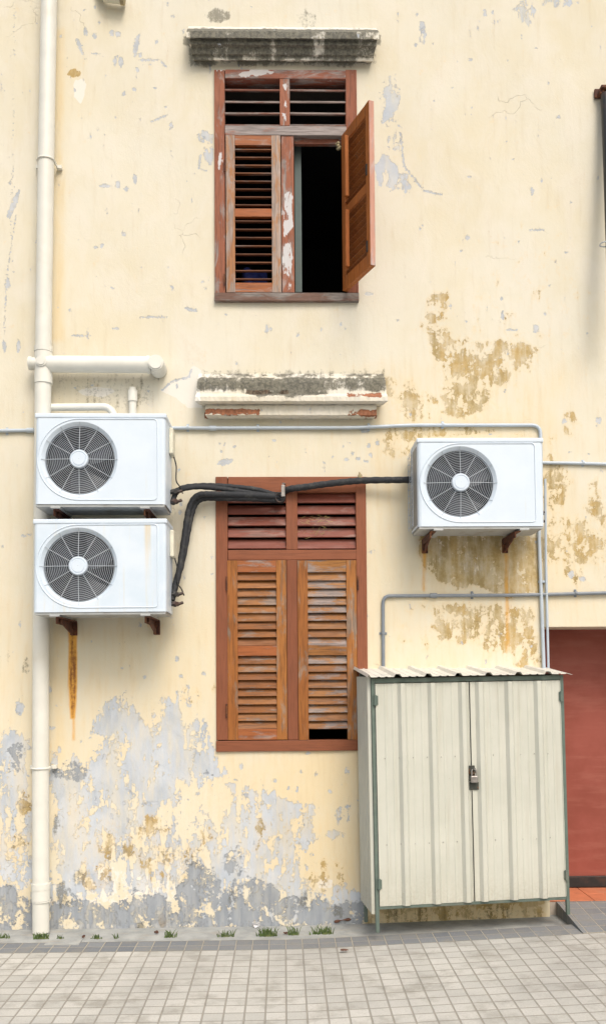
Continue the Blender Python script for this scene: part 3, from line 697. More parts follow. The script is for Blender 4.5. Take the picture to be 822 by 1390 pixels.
# lower window
FY0, FY1 = -.016, .085
b = MB()
bx(b, (293, 647, 309, 1005), FY0, FY1, 0); bx(b, (484, 647, 498, 1005), FY0, FY1, 0)
bx(b, (309.2, 647, 483.8, 668), FY0 + .001, FY1, 1); bx(b, (388, 668.2, 403.5, 746), FY0 + .002, FY1, 0)
bx(b, (309.2, 746.3, 483.8, 760), FY0 + .003, FY1, 1); bx(b, (389.5, 760.3, 404, 1004.7), FY0 + .002, FY1, 0)
bx(b, (293, 1005.3, 498, 1020), FY0 - .003, FY1, 1)
lwn = b.build('window', [m_fr_v, m_fr_h], house, bevel=.003)
for (xa, xb) in ((309, 388), (403.5, 484)):
    b = MB(); r = rect(xa, 668, xb, 746, 0); p = (r[3] - r[2]) / 5
    for k in range(5):
        MM = Matrix.Translation((0, .018, r[2] + p * (k + .48))) @ Matrix.Rotation(R(62 + random.uniform(-4, 4)), 4, 'X')
        b.box(r[0], r[1], -p * .46, p * .46, -.005, .005, 0, MM)
    b.build('louvre_vent', m_lv, lwn, bevel=.001)
for i, (xa, xb) in enumerate(((308.8, 389), (404.3, 484.3))):
    b = MB(); r = rect(xa, 760.6, xb, 1004.6, -.02)
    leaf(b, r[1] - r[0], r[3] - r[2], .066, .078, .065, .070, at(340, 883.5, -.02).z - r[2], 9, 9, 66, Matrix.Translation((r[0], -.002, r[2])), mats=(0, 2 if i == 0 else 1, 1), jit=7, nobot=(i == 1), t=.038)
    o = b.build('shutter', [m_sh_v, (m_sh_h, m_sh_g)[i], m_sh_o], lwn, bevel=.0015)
    o['label'] = ('shutter leaf with all its rails' , 'greyer shutter leaf missing its bottom rail')[i]
    for z in (792, 965):
        q = at((307.5, 485.5)[i], z, -.03); b = MB(); b.tube([(q.x, -.028, q.z - .045), (q.x, -.028, q.z + .045)], .006, 8); b.build('hinge', m_rust, lwn)

# door and its step
b = MB(); b.box(DR[0] - .02, DR[1] + .1, .40, .44, -.05, DR[3] + .05); d_ = b.build('door', m_door, house)
zst = .135
b = MB(); b.box(DR[0] + .002, DR[1], .372, .398, zst + .004, at(780, 1190, .38).z); b.build('kick_rail', m_black, d_, bevel=.003)
b = MB(); b.box(DR[0] - .0, DR[1], .034, .41, -.04, zst - .008, 1)
x = DR[0] + .004; w_ = .30
while x < DR[1]:
    for y0, y1 in ((.030, .200), (.204, .372)): b.box(x, x + w_ - .005, y0, y1, zst - .008, zst, 0)
    x += w_
b.build('door_step', [m_tile, m_grout], house, bevel=.002)

# ------------------------------------------------------------------ drainpipe
def pt(x, y, d): return at(x, y, d)
g = at(55, 1264, -.10)
dp = thing('drainpipe', (g.x, -.10, 0), 'cream plastic drainpipe running down the wall behind the two stacked air conditioners', 'drainpipe')
path = [(69, -60), (66.5, 0), (62.5, 215), (59.5, 420), (58, 560), (56, 800), (55, 1030), (55.5, 1266)]
PW = [at(x, y, -.095) for x, y in path]
b = MB(); b.tube(PW, .0525, 28); b.build('pipe', m_pvc, dp)
def seg(x, y0, y1, r, d=-.095, name='collar'):
    b = MB(); a = at(x, y0, d); c = at(x, y1, d); b.tube([a, c], r, 28); return b.build(name, m_pvc, dp, bevel=.002)
seg(59, 509, 521, .058); seg(59, 470, 478, .058); seg(55.5, 1199, 1207, .0600); seg(55.5, 1207.2, 1222, .0575); seg(56, 1222.4, 1224, .059)
for x, y in ((62.5, 218), (55, 1043)):
    b = MB(); c = at(x, y, -.095); b.ring(c, .0545, .007, 'Z', 28, 8)
    for s_ in (-1, 1): b.box(c.x + s_ * .055, c.x + s_ * .085, -.03, 0, c.z - .012, c.z + .012); b.box(c.x + s_ * .055 - .004, c.x + s_ * .055 + .004, -.09, -.0, c.z - .01, c.z + .01)
    b.build('pipe_clamp', m_pvc, dp, bevel=.002)
b = MB(); b.tube([at(60, 494, -.10), at(205, 495, -.10)], .054, 28); b.build('branch_pipe', m_pvc, dp)
b = MB(); c = at(213, 496, -.10); c0 = at(207, 495.5, -.10)
b.tube([at(200, 495, -.10), at(203, 495, -.10)], .059, 28); b.tube(roundpath([c0, c, (c.x, -.01, c.z)], .05, 8), .054, 28)
b.tube([(c.x, -.10, c.z), (c.x, -.165, c.z)], .050, 28); b.tube([(c.x, -.165, c.z), (c.x, -.172, c.z)], .042, 28); b.build('elbow', m_pvc, dp, bevel=.002)
b = MB(); c = at(59, 494, -.095); b.tube([(c.x, c.y, c.z - .075), (c.x, c.y, c.z + .075)], .0565, 28); b.tube([(c.x, -.10, c.z), (c.x, -.158, c.z)], .034, 24); b.tube([(c.x, -.158, c.z), (c.x, -.164, c.z)], .025, 24)
b.tube([at(59, 494, -.095), at(42, 493, -.095)], .040, 24); b.tube([at(44, 493, -.095), at(39.5, 493, -.095)], .044, 24); b.build('junction', m_pvc, dp, bevel=.002)
b = MB(); b.tube(roundpath([at(62, 553, -.07), at(150, 552, -.07), at(159, 575, -.07)], .09, 10), .024, 20); b.build('overflow_pipe', m_pvc, dp)
q = at(180, 545, -.03)
sp_ = thing('waste_stub', (q.x, -.035, q.z), 'short capped cream pipe stub rising behind the upper left air conditioner', 'pipe')
b = MB(); b.tube([at(180, 600, -.035), at(180, 536, -.035)], .026, 20); b.build('pipe', m_pvc, sp_); b = MB(); b.tube([at(180, 545, -.035), at(180, 530, -.035)], .032, 20); b.tube([at(180, 530, -.035), at(180, 526, -.035)], .022, 20); b.build('cap', m_pvc, sp_, bevel=.003)
q = at(150, 0, -.06)
sp_ = thing('overflow_spout', (q.x, 0, q.z), 'beige pipe end with a threaded mouth, cut by the top edge of the picture', 'pipe')
b = MB(); b.tube([at(141, -7, -.06), at(164, -4, -.06)], .040, 20); b.tube([at(141, -7, -.06), at(130, -10, .02)], .03, 16); b.build('pipe', m_cover, sp_); b = MB(); b.tube([at(164, -4, -.06), at(169, -3.4, -.06)], .044, 20); b.build('mouth', m_nest, sp_, bevel=.002)

# ------------------------------------------------------------------ air conditioners
AW, AH, AD = .792, .572, .30
def make_ac(label):
    t = thing('air_conditioner', (0, 0, 0), label, 'air conditioner', 'air conditioner outdoor units on the wall')
    fc = (-AW / 2 + .268, 0, .288); r0 = .212; y0 = -AD
    # body with a round opening in the front plate; rounded upright corners
    b = MB(); zb, zt = .012, AH - .030; cr = .022
    prof = [(-AW / 2, 0), (-AW / 2, -AD + cr)] + [(-AW / 2 + cr - cr * math.cos(a), -AD + cr - cr * math.sin(a)) for a in (R(22), R(45), R(68))] + [(-AW / 2 + cr, -AD)]
    prof2 = [(AW / 2 - cr, -AD)] + [(AW / 2 - cr + cr * math.sin(a), -AD + cr - cr * math.cos(a)) for a in (R(22), R(45), R(68))] + [(AW / 2, -AD + cr), (AW / 2, 0)]
    for pr in (prof, prof2):
        vs = []; fs = []
        for x, y in pr: vs += [(x, y, zb), (x, y, zt)]
        for i in range(len(pr) - 1): fs.append((i * 2, i * 2 + 2, i * 2 + 3, i * 2 + 1))
        b.add(vs, fs, 0, True)
    b.add([(-AW / 2, 0, zb), (AW / 2, 0, zb), (AW / 2, 0, zt), (-AW / 2, 0, zt)], [(3, 2, 1, 0)])
    X0, X1 = -AW / 2 + cr, AW / 2 - cr; ro = r0 + .020; seg_ = 72; angs = [2 * math.pi * i / seg_ for i in range(seg_)]
    for cx_, cz_ in ((X0, zb), (X1, zb), (X0, zt), (X1, zt)): angs.append(math.atan2(cz_ - fc[2], cx_ - fc[0]) % (2 * math.pi))
    angs = sorted(angs); m = len(angs); vs = []; fs = []
    for a in angs:
        c_, s_ = math.cos(a), math.sin(a); ts = []
        if c_ > 1e-9: ts.append((X1 - fc[0]) / c_)
        if c_ < -1e-9: ts.append((X0 - fc[0]) / c_)
        if s_ > 1e-9: ts.append((zt - fc[2]) / s_)
        if s_ < -1e-9: ts.append((zb - fc[2]) / s_)
        q = min(ts)
        for (rad, yy) in ((q, y0), (ro, y0), (ro - .004, y0 + .003), (r0 + .005, y0 + .013), (r0, y0 + .017), (r0, y0 + .06)):
            vs.append((fc[0] + rad * c_, yy, fc[2] + rad * s_))
    for i in range(m):
        j = (i + 1) % m
        for k in range(5): fs.append((i * 6 + k, i * 6 + k + 1, j * 6 + k + 1, j * 6 + k))
    b.add(vs, fs, 0, False)
    b.build('casing', m_ac, t)
    b = MB(); b.box(-AW / 2 - .004, AW / 2 + .004, -AD - .004, .004, AH - .030, AH); b.build('lid', m_ac, t, bevel=.008, segs=3)
    b = MB(); b.box(-AW / 2 + .006, AW / 2 - .006, -AD + .006, -.004, -.004, .016)
    for x in (-.27, .27):
        b.box(x - .03, x + .03, -AD - .004, .01, -.014, -.003)
    b.build('base_pan', m_acbase, t, bevel=.002)
    # embossed outline of the front panel
    k = []; hx = AW / 2 - .052; hz0, hz1 = .040, AH - .062; rb = .253
    for i in range(33):
        a = math.pi / 2 + (math.pi * i / 32); k.append((fc[0] + rb * math.cos(a), fc[2] + rb * .985 * math.sin(a) if True else 0))
    zt2 = k[0][1]; zb2 = k[-1][1]
    pts = [(x, z) for x, z in k] + [(hx - .02, zb2), (hx - .006, zb2 + .006), (hx, zb2 + .02), (hx, zt2 - .02), (hx - .006, zt2 - .006), (hx - .02, zt2), k[0]]
    b = MB(); b.tube([(x, -AD - .0005, z) for x, z in pts], .0042, 8, cap=False)
    b.build('panel_bead', m_ac, t)
    # cavity, fan, guard
    b = MB(); b.lathe((fc[0], 0, fc[2]), [(r0, -AD + .05), (r0, -AD + .17), (0.001, -AD + .172)], 48); b.build('fan_shroud', m_acdark, t)
    b = MB(); b.tube([(fc[0], -AD + .05, fc[2]), (fc[0], -AD + .13, fc[2])], .055, 24)
    for q in range(3):
        a0 = 2 * math.pi * q / 3 + .5; vs = []; fs = []
        for i in range(9):
            u = i / 8
            for j_ in range(6):
                w = j_ / 5; rad = .05 + w * .150; an = a0 + (u - .5) * (1.5 - .25 * w) + w * .35
                vs.append((fc[0] + rad * math.cos(an), -AD + .06 + u * .055, fc[2] + rad * math.sin(an)))
        for i in range(8):
            for j_ in range(5): fs.append((i * 6 + j_, i * 6 + j_ + 1, i * 6 + j_ + 7, i * 6 + j_ + 6))
        b.add(vs, fs, 0, True)
    b.build('fan', m_fan, t)
    b = MB(); yg = -AD + .012
    def dome(r): return yg - .016 * (1 - (r / r0) ** 2)
    nr = 15
    for i in range(nr):
        r = .060 + (r0 - .003 - .060) * i / (nr - 1); b.ring((fc[0], dome(r), fc[2]), r, .00125, 'Y', 56, 5)
    for q in range(12):
        a = math.pi / 6 * q
        P_ = [(fc[0] + r * math.cos(a), dome(r) - .003, fc[2] + r * math.sin(a)) for r in (.05, .10, .15, r0 + .006)]
        P_.append((fc[0] + (r0 + .020) * math.cos(a), -AD - .002, fc[2] + (r0 + .020) * math.sin(a)))
        b.tube(P_, .0020, 6)
    b.build('fan_guard', m_wire, t)
    b = MB(); b.lathe((fc[0], 0, fc[2]), [(.001, yg - .030), (.038, yg - .030), (.040, yg - .026), (.044, yg - .026), (.046, yg - .030), (.052, yg - .029), (.056, yg - .022), (.056, yg - .012)], 48, sm=False); b.build('guard_hub', m_ac, t)
    # coil and its wire guard on the side and back
    b = MB(); b.box(-AW / 2 - .002, -AW / 2 + .002, -AD + .04, -.01, .03, AH - .045); b.build('coil', m_coil, t)
    b = MB()
    for z in [.05 + .042 * i for i in range(12)]: b.tube([(-AW / 2 - .016, -AD + .10, z), (-AW / 2 - .016, .012, z), (-AW / 2 + .05, .012, z)], .0016, 5)
    for y in (-AD + .10, -.14, -.07, .012): b.tube([(-AW / 2 - .018, y, .03), (-AW / 2 - .018, y, AH - .04)], .0022, 5)
    b.build('coil_guard', m_wire, t)
    # side cover over the valves, cable and the two valves
    b = MB(); b.box(AW / 2 + .0005, AW / 2 + .026, -.15, -.02, AH - .21, AH - .045); b.build('valve_cover', m_cover, t, bevel=.006)
    b = MB(); b.tube(smoothpath([(AW / 2 + .02, -.05, AH - .21), (AW / 2 + .035, -.05, AH - .27), (AW / 2 + .035, -.05, AH - .36), (AW / 2 + .06, -.04, .17), (AW / 2 + .075, -.03, .13)]), .0042, 7); b.build('cable', m_cable, t)
    b = MB()
    for z in (.075, .135):
        b = MB(); b.tube([(AW / 2, -.06, z), (AW / 2 + .045, -.06, z)], .014, 12); b.tube([(AW / 2 + .014, -.06, z), (AW / 2 + .03, -.06, z)], .020, 6, sm=False); b.tube([(AW / 2 + .035, -.085, z), (AW / 2 + .035, -.03, z)], .013, 10)
        b.tube([(AW / 2 + .045, -.06, z), (AW / 2 + .07, -.05, z + .01)], .010, 10); b.build('valve', m_black, t, bevel=.001)
    return t
def bracket(t, x, wall_y, arm=.34):
    b = MB(); z = -.014
    b.box(x - .018, x + .018, -AD + .02, wall_y, z - .006, z - .0005); b.box(x - .018, x - .013, -AD + .02, wall_y, z - .042, z - .006)
    b.box(x - .02, x + .02, wall_y - .007, wall_y, z - .095, z - .007); b.box(x - .018, x - .012, wall_y - .042, wall_y - .007, z - .093, z - .036)
    M_ = Matrix.Translation((x, 0, 0)); y1 = -AD + .09
    pa = Vector((x - .006, y1, z - .012)); pb = Vector((x - .006, wall_y - .012, z - .078))
    d = (pb - pa); n_ = Vector((0, -d.z, d.y)).normalized() * .019
    vs = []
    for p in (pa, pb):
        for s_ in (-1, 1):
            for xo in (-.004, .004): vs.append(p + n_ * s_ + Vector((xo, 0, 0)))
    b.add(vs, [(0, 1, 3, 2), (4, 6, 7, 5), (0, 4, 5, 1), (2, 3, 7, 6), (0, 2, 6, 4), (1, 5, 7, 3)])
    o = b.build('wall_bracket', m_rust, None, bevel=.0015); o.parent = t; o.location = (0, 0, 0); o['_o'] = (0, 0, 0); return o
def place_ac(t, px0, px1, pyb, yfront, rz=0, tilt=0):
    a = at(px0, pyb, yfront); c = at(px1, pyb, yfront)
    s = (c.x - a.x) / AW
    t.location = ((a.x + c.x) / 2, yfront + AD * s, (a.z + c.z) / 2 + .0); t.scale = (s, s, s); t.rotation_euler = (0, tilt, rz)
    return s
ac = make_ac('upper of the two stacked white air conditioner units, with a clean front')
acs = [ac]
for lab in ('lower of the two stacked white air conditioner units, its front streaked with yellow', 'white air conditioner unit fixed alone on the right, above the metal cabinet'):
    r = ac.copy(); COL.objects.link(r); r['label'] = lab
    for ch in list(ac.children):
        c = ch.copy(); COL.objects.link(c); c.parent = r
        if 'lower of' in lab and c.name.split('.')[0] in ('casing',):
            c.data = c.data.copy(); c.data.materials[0] = m_acs
    acs.append(r)
s0 = place_ac(acs[0], 47, 224.5, 687, -.43, 0, R(.25)); s1 = place_ac(acs[1], 45, 226, 833.5, -.435, 0, R(-.1)); s2 = place_ac(acs[2], 567.5, 738.5, 717, -.365, 0, R(0))
for t, s_, xs in ((acs[0], s0, (-.27, .28)), (acs[1], s1, (-.25, .28)), (acs[2], s2, (-.30, .235))):
    for x in xs: bracket(t, x, (0 - t.location.y) / s_ - .001)

# ------------------------------------------------------------------ insulated refrigerant lines
def hose(name, paths, r, label, group='black insulated refrigerant lines'):
    t = thing(name, at(*paths[0][0]), label, 'pipe', group)
    for pts in paths:
        P_ = smoothpath([at(x, y, d) for x, y, d in pts], 10)
        rs = [r * (1 + .06 * math.sin(i * 1.7) + random.uniform(-.03, .03)) for i in range(len(P_))]
        b = MB(); b.tube(P_, rs, 14); b.build('sleeve', m_foam, t)
hose('insulated_pipe', [[(234, 684, -.19), (238, 671, -.17), (248, 662, -.14), (275, 659, -.09), (305, 660, -.075), (345, 664, -.07), (372, 671, -.06), (383, 671, .03)],
                        [(233, 668, -.19), (243, 665, -.15), (268, 661, -.11), (305, 664, -.09), (345, 670, -.08), (376, 674, -.06), (384, 673, .03)]], .0165, 'thin pair of black insulated pipes running from the upper left air conditioner')
hose('insulated_pipe', [[(233, 815, -.19), (238, 795, -.16), (244, 770, -.12), (251, 725, -.08), (257, 690, -.07), (268, 673, -.09), (290, 671, -.105), (335, 672, -.10), (372, 674, -.08), (384, 676, .03)],
                        [(235, 803, -.16), (247, 762, -.10), (256, 715, -.06), (263, 688, -.055), (274, 677, -.07), (300, 676, -.085), (345, 677, -.085), (376, 679, -.06), (384, 679, .03)]], .0205, 'thick pair of black insulated pipes climbing from the lower left air conditioner')
hose('insulated_pipe', [[(384, 669, .03), (392, 664, -.045), (415, 661, -.055), (435, 658, -.06), (470, 654, -.07), (500, 652, -.07), (540, 651.5, -.08), (575, 651, -.09)]], .0215, 'single black insulated pipe running from the window head to the right air conditioner')
q = at(384, 668, -.09)
cl = thing('pipe_clip', q, 'small grey metal clip holding the black pipes together at the window head', 'clip')
b = MB(); b.box(q.x - .012, q.x + .012, -.125, -.117, q.z - .035, q.z + .04, 0, None); b.tube([(q.x, -.12, q.z + .05), (q.x + .012, -.06, q.z + .062), (q.x + .012, -.02, q.z + .062)], .006, 8); b.build('strap', m_lock, cl, bevel=.002)
b = MB(); b.ring((q.x - .02, -.09, q.z - .035), .03, .006, 'Y', 24, 6); b.build('tie', m_black, cl)

# ------------------------------------------------------------------ conduits
def conduit(name, pts, r, mat, label, clips=(), rad=.06, cl=(), coup=()):
    g0 = at(*pts[0])
    t = thing(name, g0, label, 'conduit')
    b = MB(); P_ = roundpath([at(*p) for p in pts], rad, 8); b.tube(P_, r, 14); b.build('tube', mat, t)
    for (x, y, vert) in clips:
        c = at(x, y, -.0); b = MB()
        if vert: b.box(c.x - r * 2.2, c.x + r * 2.2, -.004, 0, c.z - .008, c.z + .008); b.tube([(c.x, -r - .006, c.z - .007), (c.x, -r - .006, c.z + .007)], r * 1.25, 14)
        else: b.box(c.x - .008, c.x + .008, -.004, 0, c.z - r * 2.2, c.z + r * 2.2); b.tube([(c.x - .007, -r - .006, c.z), (c.x + .007, -r - .006, c.z)], r * 1.25, 14)
        b.build('saddle_clip', mat, t)
    for (x, y) in coup:
        c = at(x, y, -r - .006); b = MB(); b.tube([(c.x - .022, c.y, c.z), (c.x + .022, c.y, c.z)], r * 1.4, 14); b.build('coupling', mat, t, bevel=.001)
    return t
conduit('conduit', [(-120, 586, -.018), (44, 584, -.018), (230, 581, -.018), (480, 580.5, -.018), (560, 577, -.018), (733, 577, -.018), (734, 640, -.018), (731, 725, -.018), (738, 912, -.018)], .0115, m_cwhite,
        'long pale conduit running below the cornice and turning down beside the right air conditioner', clips=((10, 585.5, 0), (255, 581, 0), (350, 581, 0), (500, 580, 0), (600, 577, 0), (735, 790, 1)), coup=((289, 581), (41, 584)))
conduit('conduit', [(739.5, 650, -.05), (740.5, 760, -.02), (744, 912, -.02)], .008, m_cwhite, 'thin pale conduit dropping beside the long one down to the cabinet roof')
conduit('conduit', [(733, 628, -.016), (775, 628.5, -.016), (860, 631, -.016)], .0105, m_cwhite, 'short pale conduit leaving to the right of the right air conditioner', clips=((790, 629, 0),))
conduit('conduit', [(520, 912, -.016), (519.5, 809, -.016), (700, 808, -.016), (860, 804, -.016)], .0115, m_cgrey,
        'dark grey conduit that rises from the cabinet roof and turns right across the stained wall', clips=((519.5, 860, 1), (640, 808, 0), (780, 805.5, 0)), coup=((588, 808.5),), rad=.05)

# dark leaning pipe on the right edge
q = at(816, 128, -.03)
bp = thing('iron_strut', q, 'leaning black iron pipe bolted to the wall at the right edge of the picture', 'pipe')
b = MB(); b.tube([at(822, 128, -.05), at(826, 240, -.12), at(832, 420, -.25)], .035, 16); b.build('tube', m_black, bp)
b = MB(); c = at(815, 127, -.01); b.box(c.x - .045, c.x + .09, -.02, -.002, c.z - .03, c.z + .03); b.tube([(c.x - .01, -.02, c.z - .01), (c.x - .01, -.06, c.z - .01)], .018, 10); b.box(c.x - .02, c.x + .08, -.08, -.02, c.z + .0, c.z + .02); b.build('wall_plate', m_rust, bp, bevel=.003)
b = MB(); c = at(822, 331, -.19); b.ring((c.x, c.y, c.z), .038, .004, 'Z', 20, 6); b.build('band', m_wire, bp)

# ------------------------------------------------------------------ cabinet
YL = -.42; yaw = R(6.5)
fl = at(508.5, 1095, YL)                       # mid-height of the front left post
fr_px = at(771, 1095, YL + 1.22 * math.sin(yaw))
CWd = (fr_px - Vector((fl.x, YL, fl.z))).xy.length
CDp = .37
zt_ = at(508, 921, YL).z; zb_ = at(511, 1232, YL).z; zfoot = at(510, 1267, YL).z
base = Vector((fl.x, YL, zfoot))
roll = R(-.6)
cab = thing('cabinet', base, 'ivory corrugated metal cabinet on green grey legs, padlocked, standing against the wall', 'cabinet')
CM = Matrix.Translation(base) @ Matrix.Rotation(yaw, 4, 'Z') @ Matrix.Rotation(roll * 1.0, 4, 'Y')
# local: x right 0..CWd, y 0..CDp into the wall, z up from the front foot
Hb = zb_ - zfoot; Ht = zt_ - zfoot; p_ = .022
def C(b, name, mats, par=cab, bevel=0, origin=None): 
    b.v = [tuple(CM @ Vector(v)) for v in b.v]; return b.build(name, mats, par, bevel)
b = MB(); p = p_
def beam(x0, x1, y0, y1, z0, z1): b.box(x0, x1, y0, y1, z0, z1)
legb = -.02
rz_ = gz(base.x + CWd) - zfoot + .03
beam(0, p, 0, p, 0, Ht); beam(CWd - p, CWd, 0, p, Hb * .55 - .0 if False else .045, Ht)
beam(0, p, CDp - p, CDp, -.03, Ht + .03); beam(CWd - p, CWd, CDp - p, CDp, -.0, Ht + .03)
beam(p, CWd - p, .001, p - .001, Hb - .016, Hb + .006); beam(p, CWd - p, .001, p - .001, Ht - .03, Ht - .001)
beam(.001, p - .001, p, CDp - p, Hb, Hb + p); beam(CWd - p + .001, CWd - .001, p, CDp - p, Hb, Hb + p)
beam(p, CWd - p, CDp - p + .001, CDp - .001, Hb, Hb + p); beam(p, CWd - p, CDp - p + .001, CDp - .001, Ht, Ht + p)
C(b, 'frame', m_green, bevel=.002)
b = MB(); b.box(CWd * (639 - 508.5) / (769 - 508.5) - .02, CWd * (639 - 508.5) / (769 - 508.5) + .02, .006, .010, Hb + .008, Ht - .03); C(b, 'gap_shade_strip', m_black)  # black strip added so the gap between the doors reads as shade
def rib_profile(w, ribs, h=.022, sgn=-1, base_w=.060, top_w=.024, minor=.0022):
    pr = [(0, 0)]; xs = sorted(ribs)
    ev = []
    last = 0
    for c in xs:
        ev.append((c, 'R'))
    allx = [0] + xs + [w]
    pts = {0: 0, w: 0}
    for c in xs:
        for dx, hh in ((-base_w / 2, 0), (-top_w / 2, h), (top_w / 2, h), (base_w / 2, 0)):
            if 0 < c + dx < w: pts[c + dx] = hh * sgn
    for a, c in zip(allx[:-1], allx[1:]):
        for f in (.36, .64):
            m = a + (c - a) * f
            if c - a > .12:
                for dx, hh in ((-.008, 0), (-.003, minor), (.003, minor), (.008, 0)): pts[m + dx] = hh * sgn
    return sorted(pts.items())
zl, zh = Hb + .010, Ht - .034
mid = CWd * (639 - 508.5) / (769 - 508.5)
def door(x0, x1, ribs, lab):
    b = MB(); pr = rib_profile(x1 - x0, [r_ - x0 for r_ in ribs])
    b.sheet([(x + x0, y - .002) for x, y in pr], zl - .006, zh); b.box(x0 - .0005, x0 + .003, -.006, .012, zl, zh); b.box(x1 - .003, x1 + .0005, -.006, .012, zl, zh)
    o = C(b, 'door', m_ivory); o['label'] = lab
    for zf in (.27, .66):
        z = zl + (zh - zl) * zf
        k = x0 + .05
        while k < x1 - .02:
            b = MB(); b.tube([(k, -.004, z + random.uniform(-.004, .004)), (k, -.007, z)], .0034, 6); C(b, 'screw', m_screw, o); k += .088
    return o
px2 = lambda px: CWd * (px - 508.5) / (769 - 508.5)
dl = door(p + .003, mid - .0045, [px2(v) for v in (549, 589, 630)], 'left door leaf')
dr = door(mid + .0045, CWd - p - .003, [px2(v) for v in (653, 693, 733)], 'right door leaf')
for d_o, x in ((dl, p), (dr, CWd - p)):
    for zf in (.925, .095):
        z = zl + (zh - zl) * zf; b = MB(); b.tube([(x, -.010, z - .032), (x, -.010, z + .032)], .009, 12); b.box(x - .014, x + .018, -.008, -.003, z - .028, z + .028); C(b, 'hinge', m_green, d_o, bevel=.001)
# side panels
b = MB(); n_ = 9; pr = []
for i in range(int(CDp / .045) + 1):
    a = i * .045
    for dx, h in ((0, 0), (.016, 0), (.024, .018), (.039, .018)):
        if a + dx < CDp: pr.append((a + dx, h))
MS = Matrix.Translation((0, CDp + .004, 0)) @ Matrix.Rotation(R(-90), 4, 'Z')
b.sheet([(x, -h - .003) for x, h in pr], Hb - .045, Ht + .01, 0, MS)
C(b, 'side_panel', m_ivory)
b = MB(); b.sheet([(x, h) for x, h in pr if x < CDp - .065], Hb - .01, Ht + .01, 0, Matrix.Translation((CWd - .026, CDp - .03, 0)) @ Matrix.Rotation(R(-90), 4, 'Z')); C(b, 'side_panel', m_ivory)
b = MB(); b.box(p, CWd - p, p, CDp - p, Hb + .008, Hb + .014); C(b, 'floor_panel', m_ivory)
# roof, ribs running front to back
x0 = -.030; x1 = CWd + .040; pr = []; pitch = px2(508.5 + 40.5); k0 = px2(501.5)
pts = {x0: 0, x1: -.006}
c = k0
while c < x1 + .03:
    for dx, h in ((-.026, 0), (-.014, .018), (.010, .018), (.024, 0)):
        if x0 < c + dx < x1: pts[c + dx] = h
    for f in (.38, .62):
        m_ = c + pitch * f
        for dx, h in ((-.010, 0), (-.004, .0035), (.004, .0035), (.010, 0)):
            if x0 < m_ + dx < x1: pts[m_ + dx] = h
    c += pitch
sl = math.atan2(.050, CDp + .06)
MR = Matrix.Translation((0, -.045, Ht + .006)) @ Matrix.Rotation(sl, 4, 'X')
b = MB(); b.sheet(sorted(pts.items()), 0, CDp + .10, 0, MR, th=.0015, axis='Y'); C(b, 'roof', m_roofs)
# fastening: hasp on the doors, padlock a thing of its own
zc = at(642, 1050, YL).z - zfoot
b = MB(); xm = mid + .004
b.box(xm - .022, xm + .016, -.012, -.006, zc - .06, zc + .035); b.box(xm - .024, xm + .052, -.010, -.006, zc - .115, zc - .068); b.tube([(xm, -.010, zc + .018), (xm, -.034, zc + .018)], .007, 10)
b.ring((xm, -.026, zc + .005), .017, .005, 'Y', 20, 6); C(b, 'hasp', m_hasp, dl, bevel=.002)
q = CM @ Vector((xm, -.03, zc - .03))
lk = thing('padlock', q, 'small worn steel padlock hanging on the rusty hasp of the metal cabinet', 'padlock')
b = MB(); b.box(xm - .018, xm + .026, -.040, -.020, zc - .068, zc - .026); C(b, 'lock_body', m_lock, lk, bevel=.005)
b = MB(); b.tube([(xm - .010, -.03, zc - .028)] + [(xm + .004 + .014 * math.cos(a), -.03, zc + .0 + .016 * math.sin(a)) for a in [math.pi - math.pi * i / 10 for i in range(11)]] + [(xm + .018, -.03, zc - .028)], .0042, 8); C(b, 'shackle', m_lock, lk)

# ------------------------------------------------------------------ small things
def tuft(px, py, w, h, n, label, z=0.0):
    c = atz(px, py, z); b = MB()
    for k in range(n):
        a = random.uniform(0, 6.28); r = abs(random.gauss(0, w / 2.2)); x = c.x + random.choice((-.45, .1, .5, 0)) * w + random.gauss(0, w * .22); y = c.y + random.uniform(-.012, .012)
        L = h * random.uniform(.3, 1.6); lx = random.uniform(-.6, .6) * L; ly = random.uniform(-.4, .3) * L; t_ = random.uniform(.0015, .0035)
        zb = az(x) - .002
        b.add([(x - t_, y, zb), (x + t_, y, zb), (x + lx * .5 + t_ * .8, y + ly * .5, zb + L * .65), (x + lx * .5 - t_ * .8, y + ly * .5, zb + L * .65), (x + lx, y + ly, zb + L * .9)], [(0, 1, 2, 3), (3, 2, 4)])
        if k % 3 == 0:   # a small leaf
            u = Vector((x + lx * .6, y + ly * .6, zb + L * .5)); s_ = .006
            b.add([u, u + Vector((s_, -s_ * .4, s_ * .4)), u + Vector((s_ * 2, 0, s_ * .2)), u + Vector((s_, s_ * .6, 0))], [(0, 1, 2, 3)])
    o = b.build('grass_tuft', m_grassm, None, origin=(c.x, c.y, az(c.x))); tag(o, label, 'weed', 'weeds growing in the joint before the wall')
for a in ((4, 1274, .045, .022, 26, 'small weed tuft at the left edge of the picture, left of the drainpipe'),
          (54, 1275, .055, .026, 60, 'low green tuft right at the foot of the drainpipe'), (81, 1275.5, .02, .02, 18, 'tiny weed tuft just right of the drainpipe foot'),
          (130, 1275, .04, .02, 24, 'sparse flat weed between the drainpipe and the rust stained wall foot'), (157, 1274.5, .015, .022, 12, 'single thin sprig of weed alone on the joint'),
          (230, 1273, .035, .03, 34, 'weed tuft beside the brown dead leaf left of the window'), (305, 1272, .06, .03, 36, 'spreading weed tuft below the left side of the lower window'),
          (361, 1271.5, .065, .038, 80, 'largest and greenest weed tuft, next to the white scrap'), (397, 1270, .035, .036, 36, 'weed tuft beside the dark leaf right of the white scrap'), (438, 1269.5, .07, .036, 60, 'broad weed tuft nearest to the metal cabinet')): tuft(a[0], a[1], a[2] * 1.15, a[3] * 1.25, int(a[4] * 1.3), a[5])
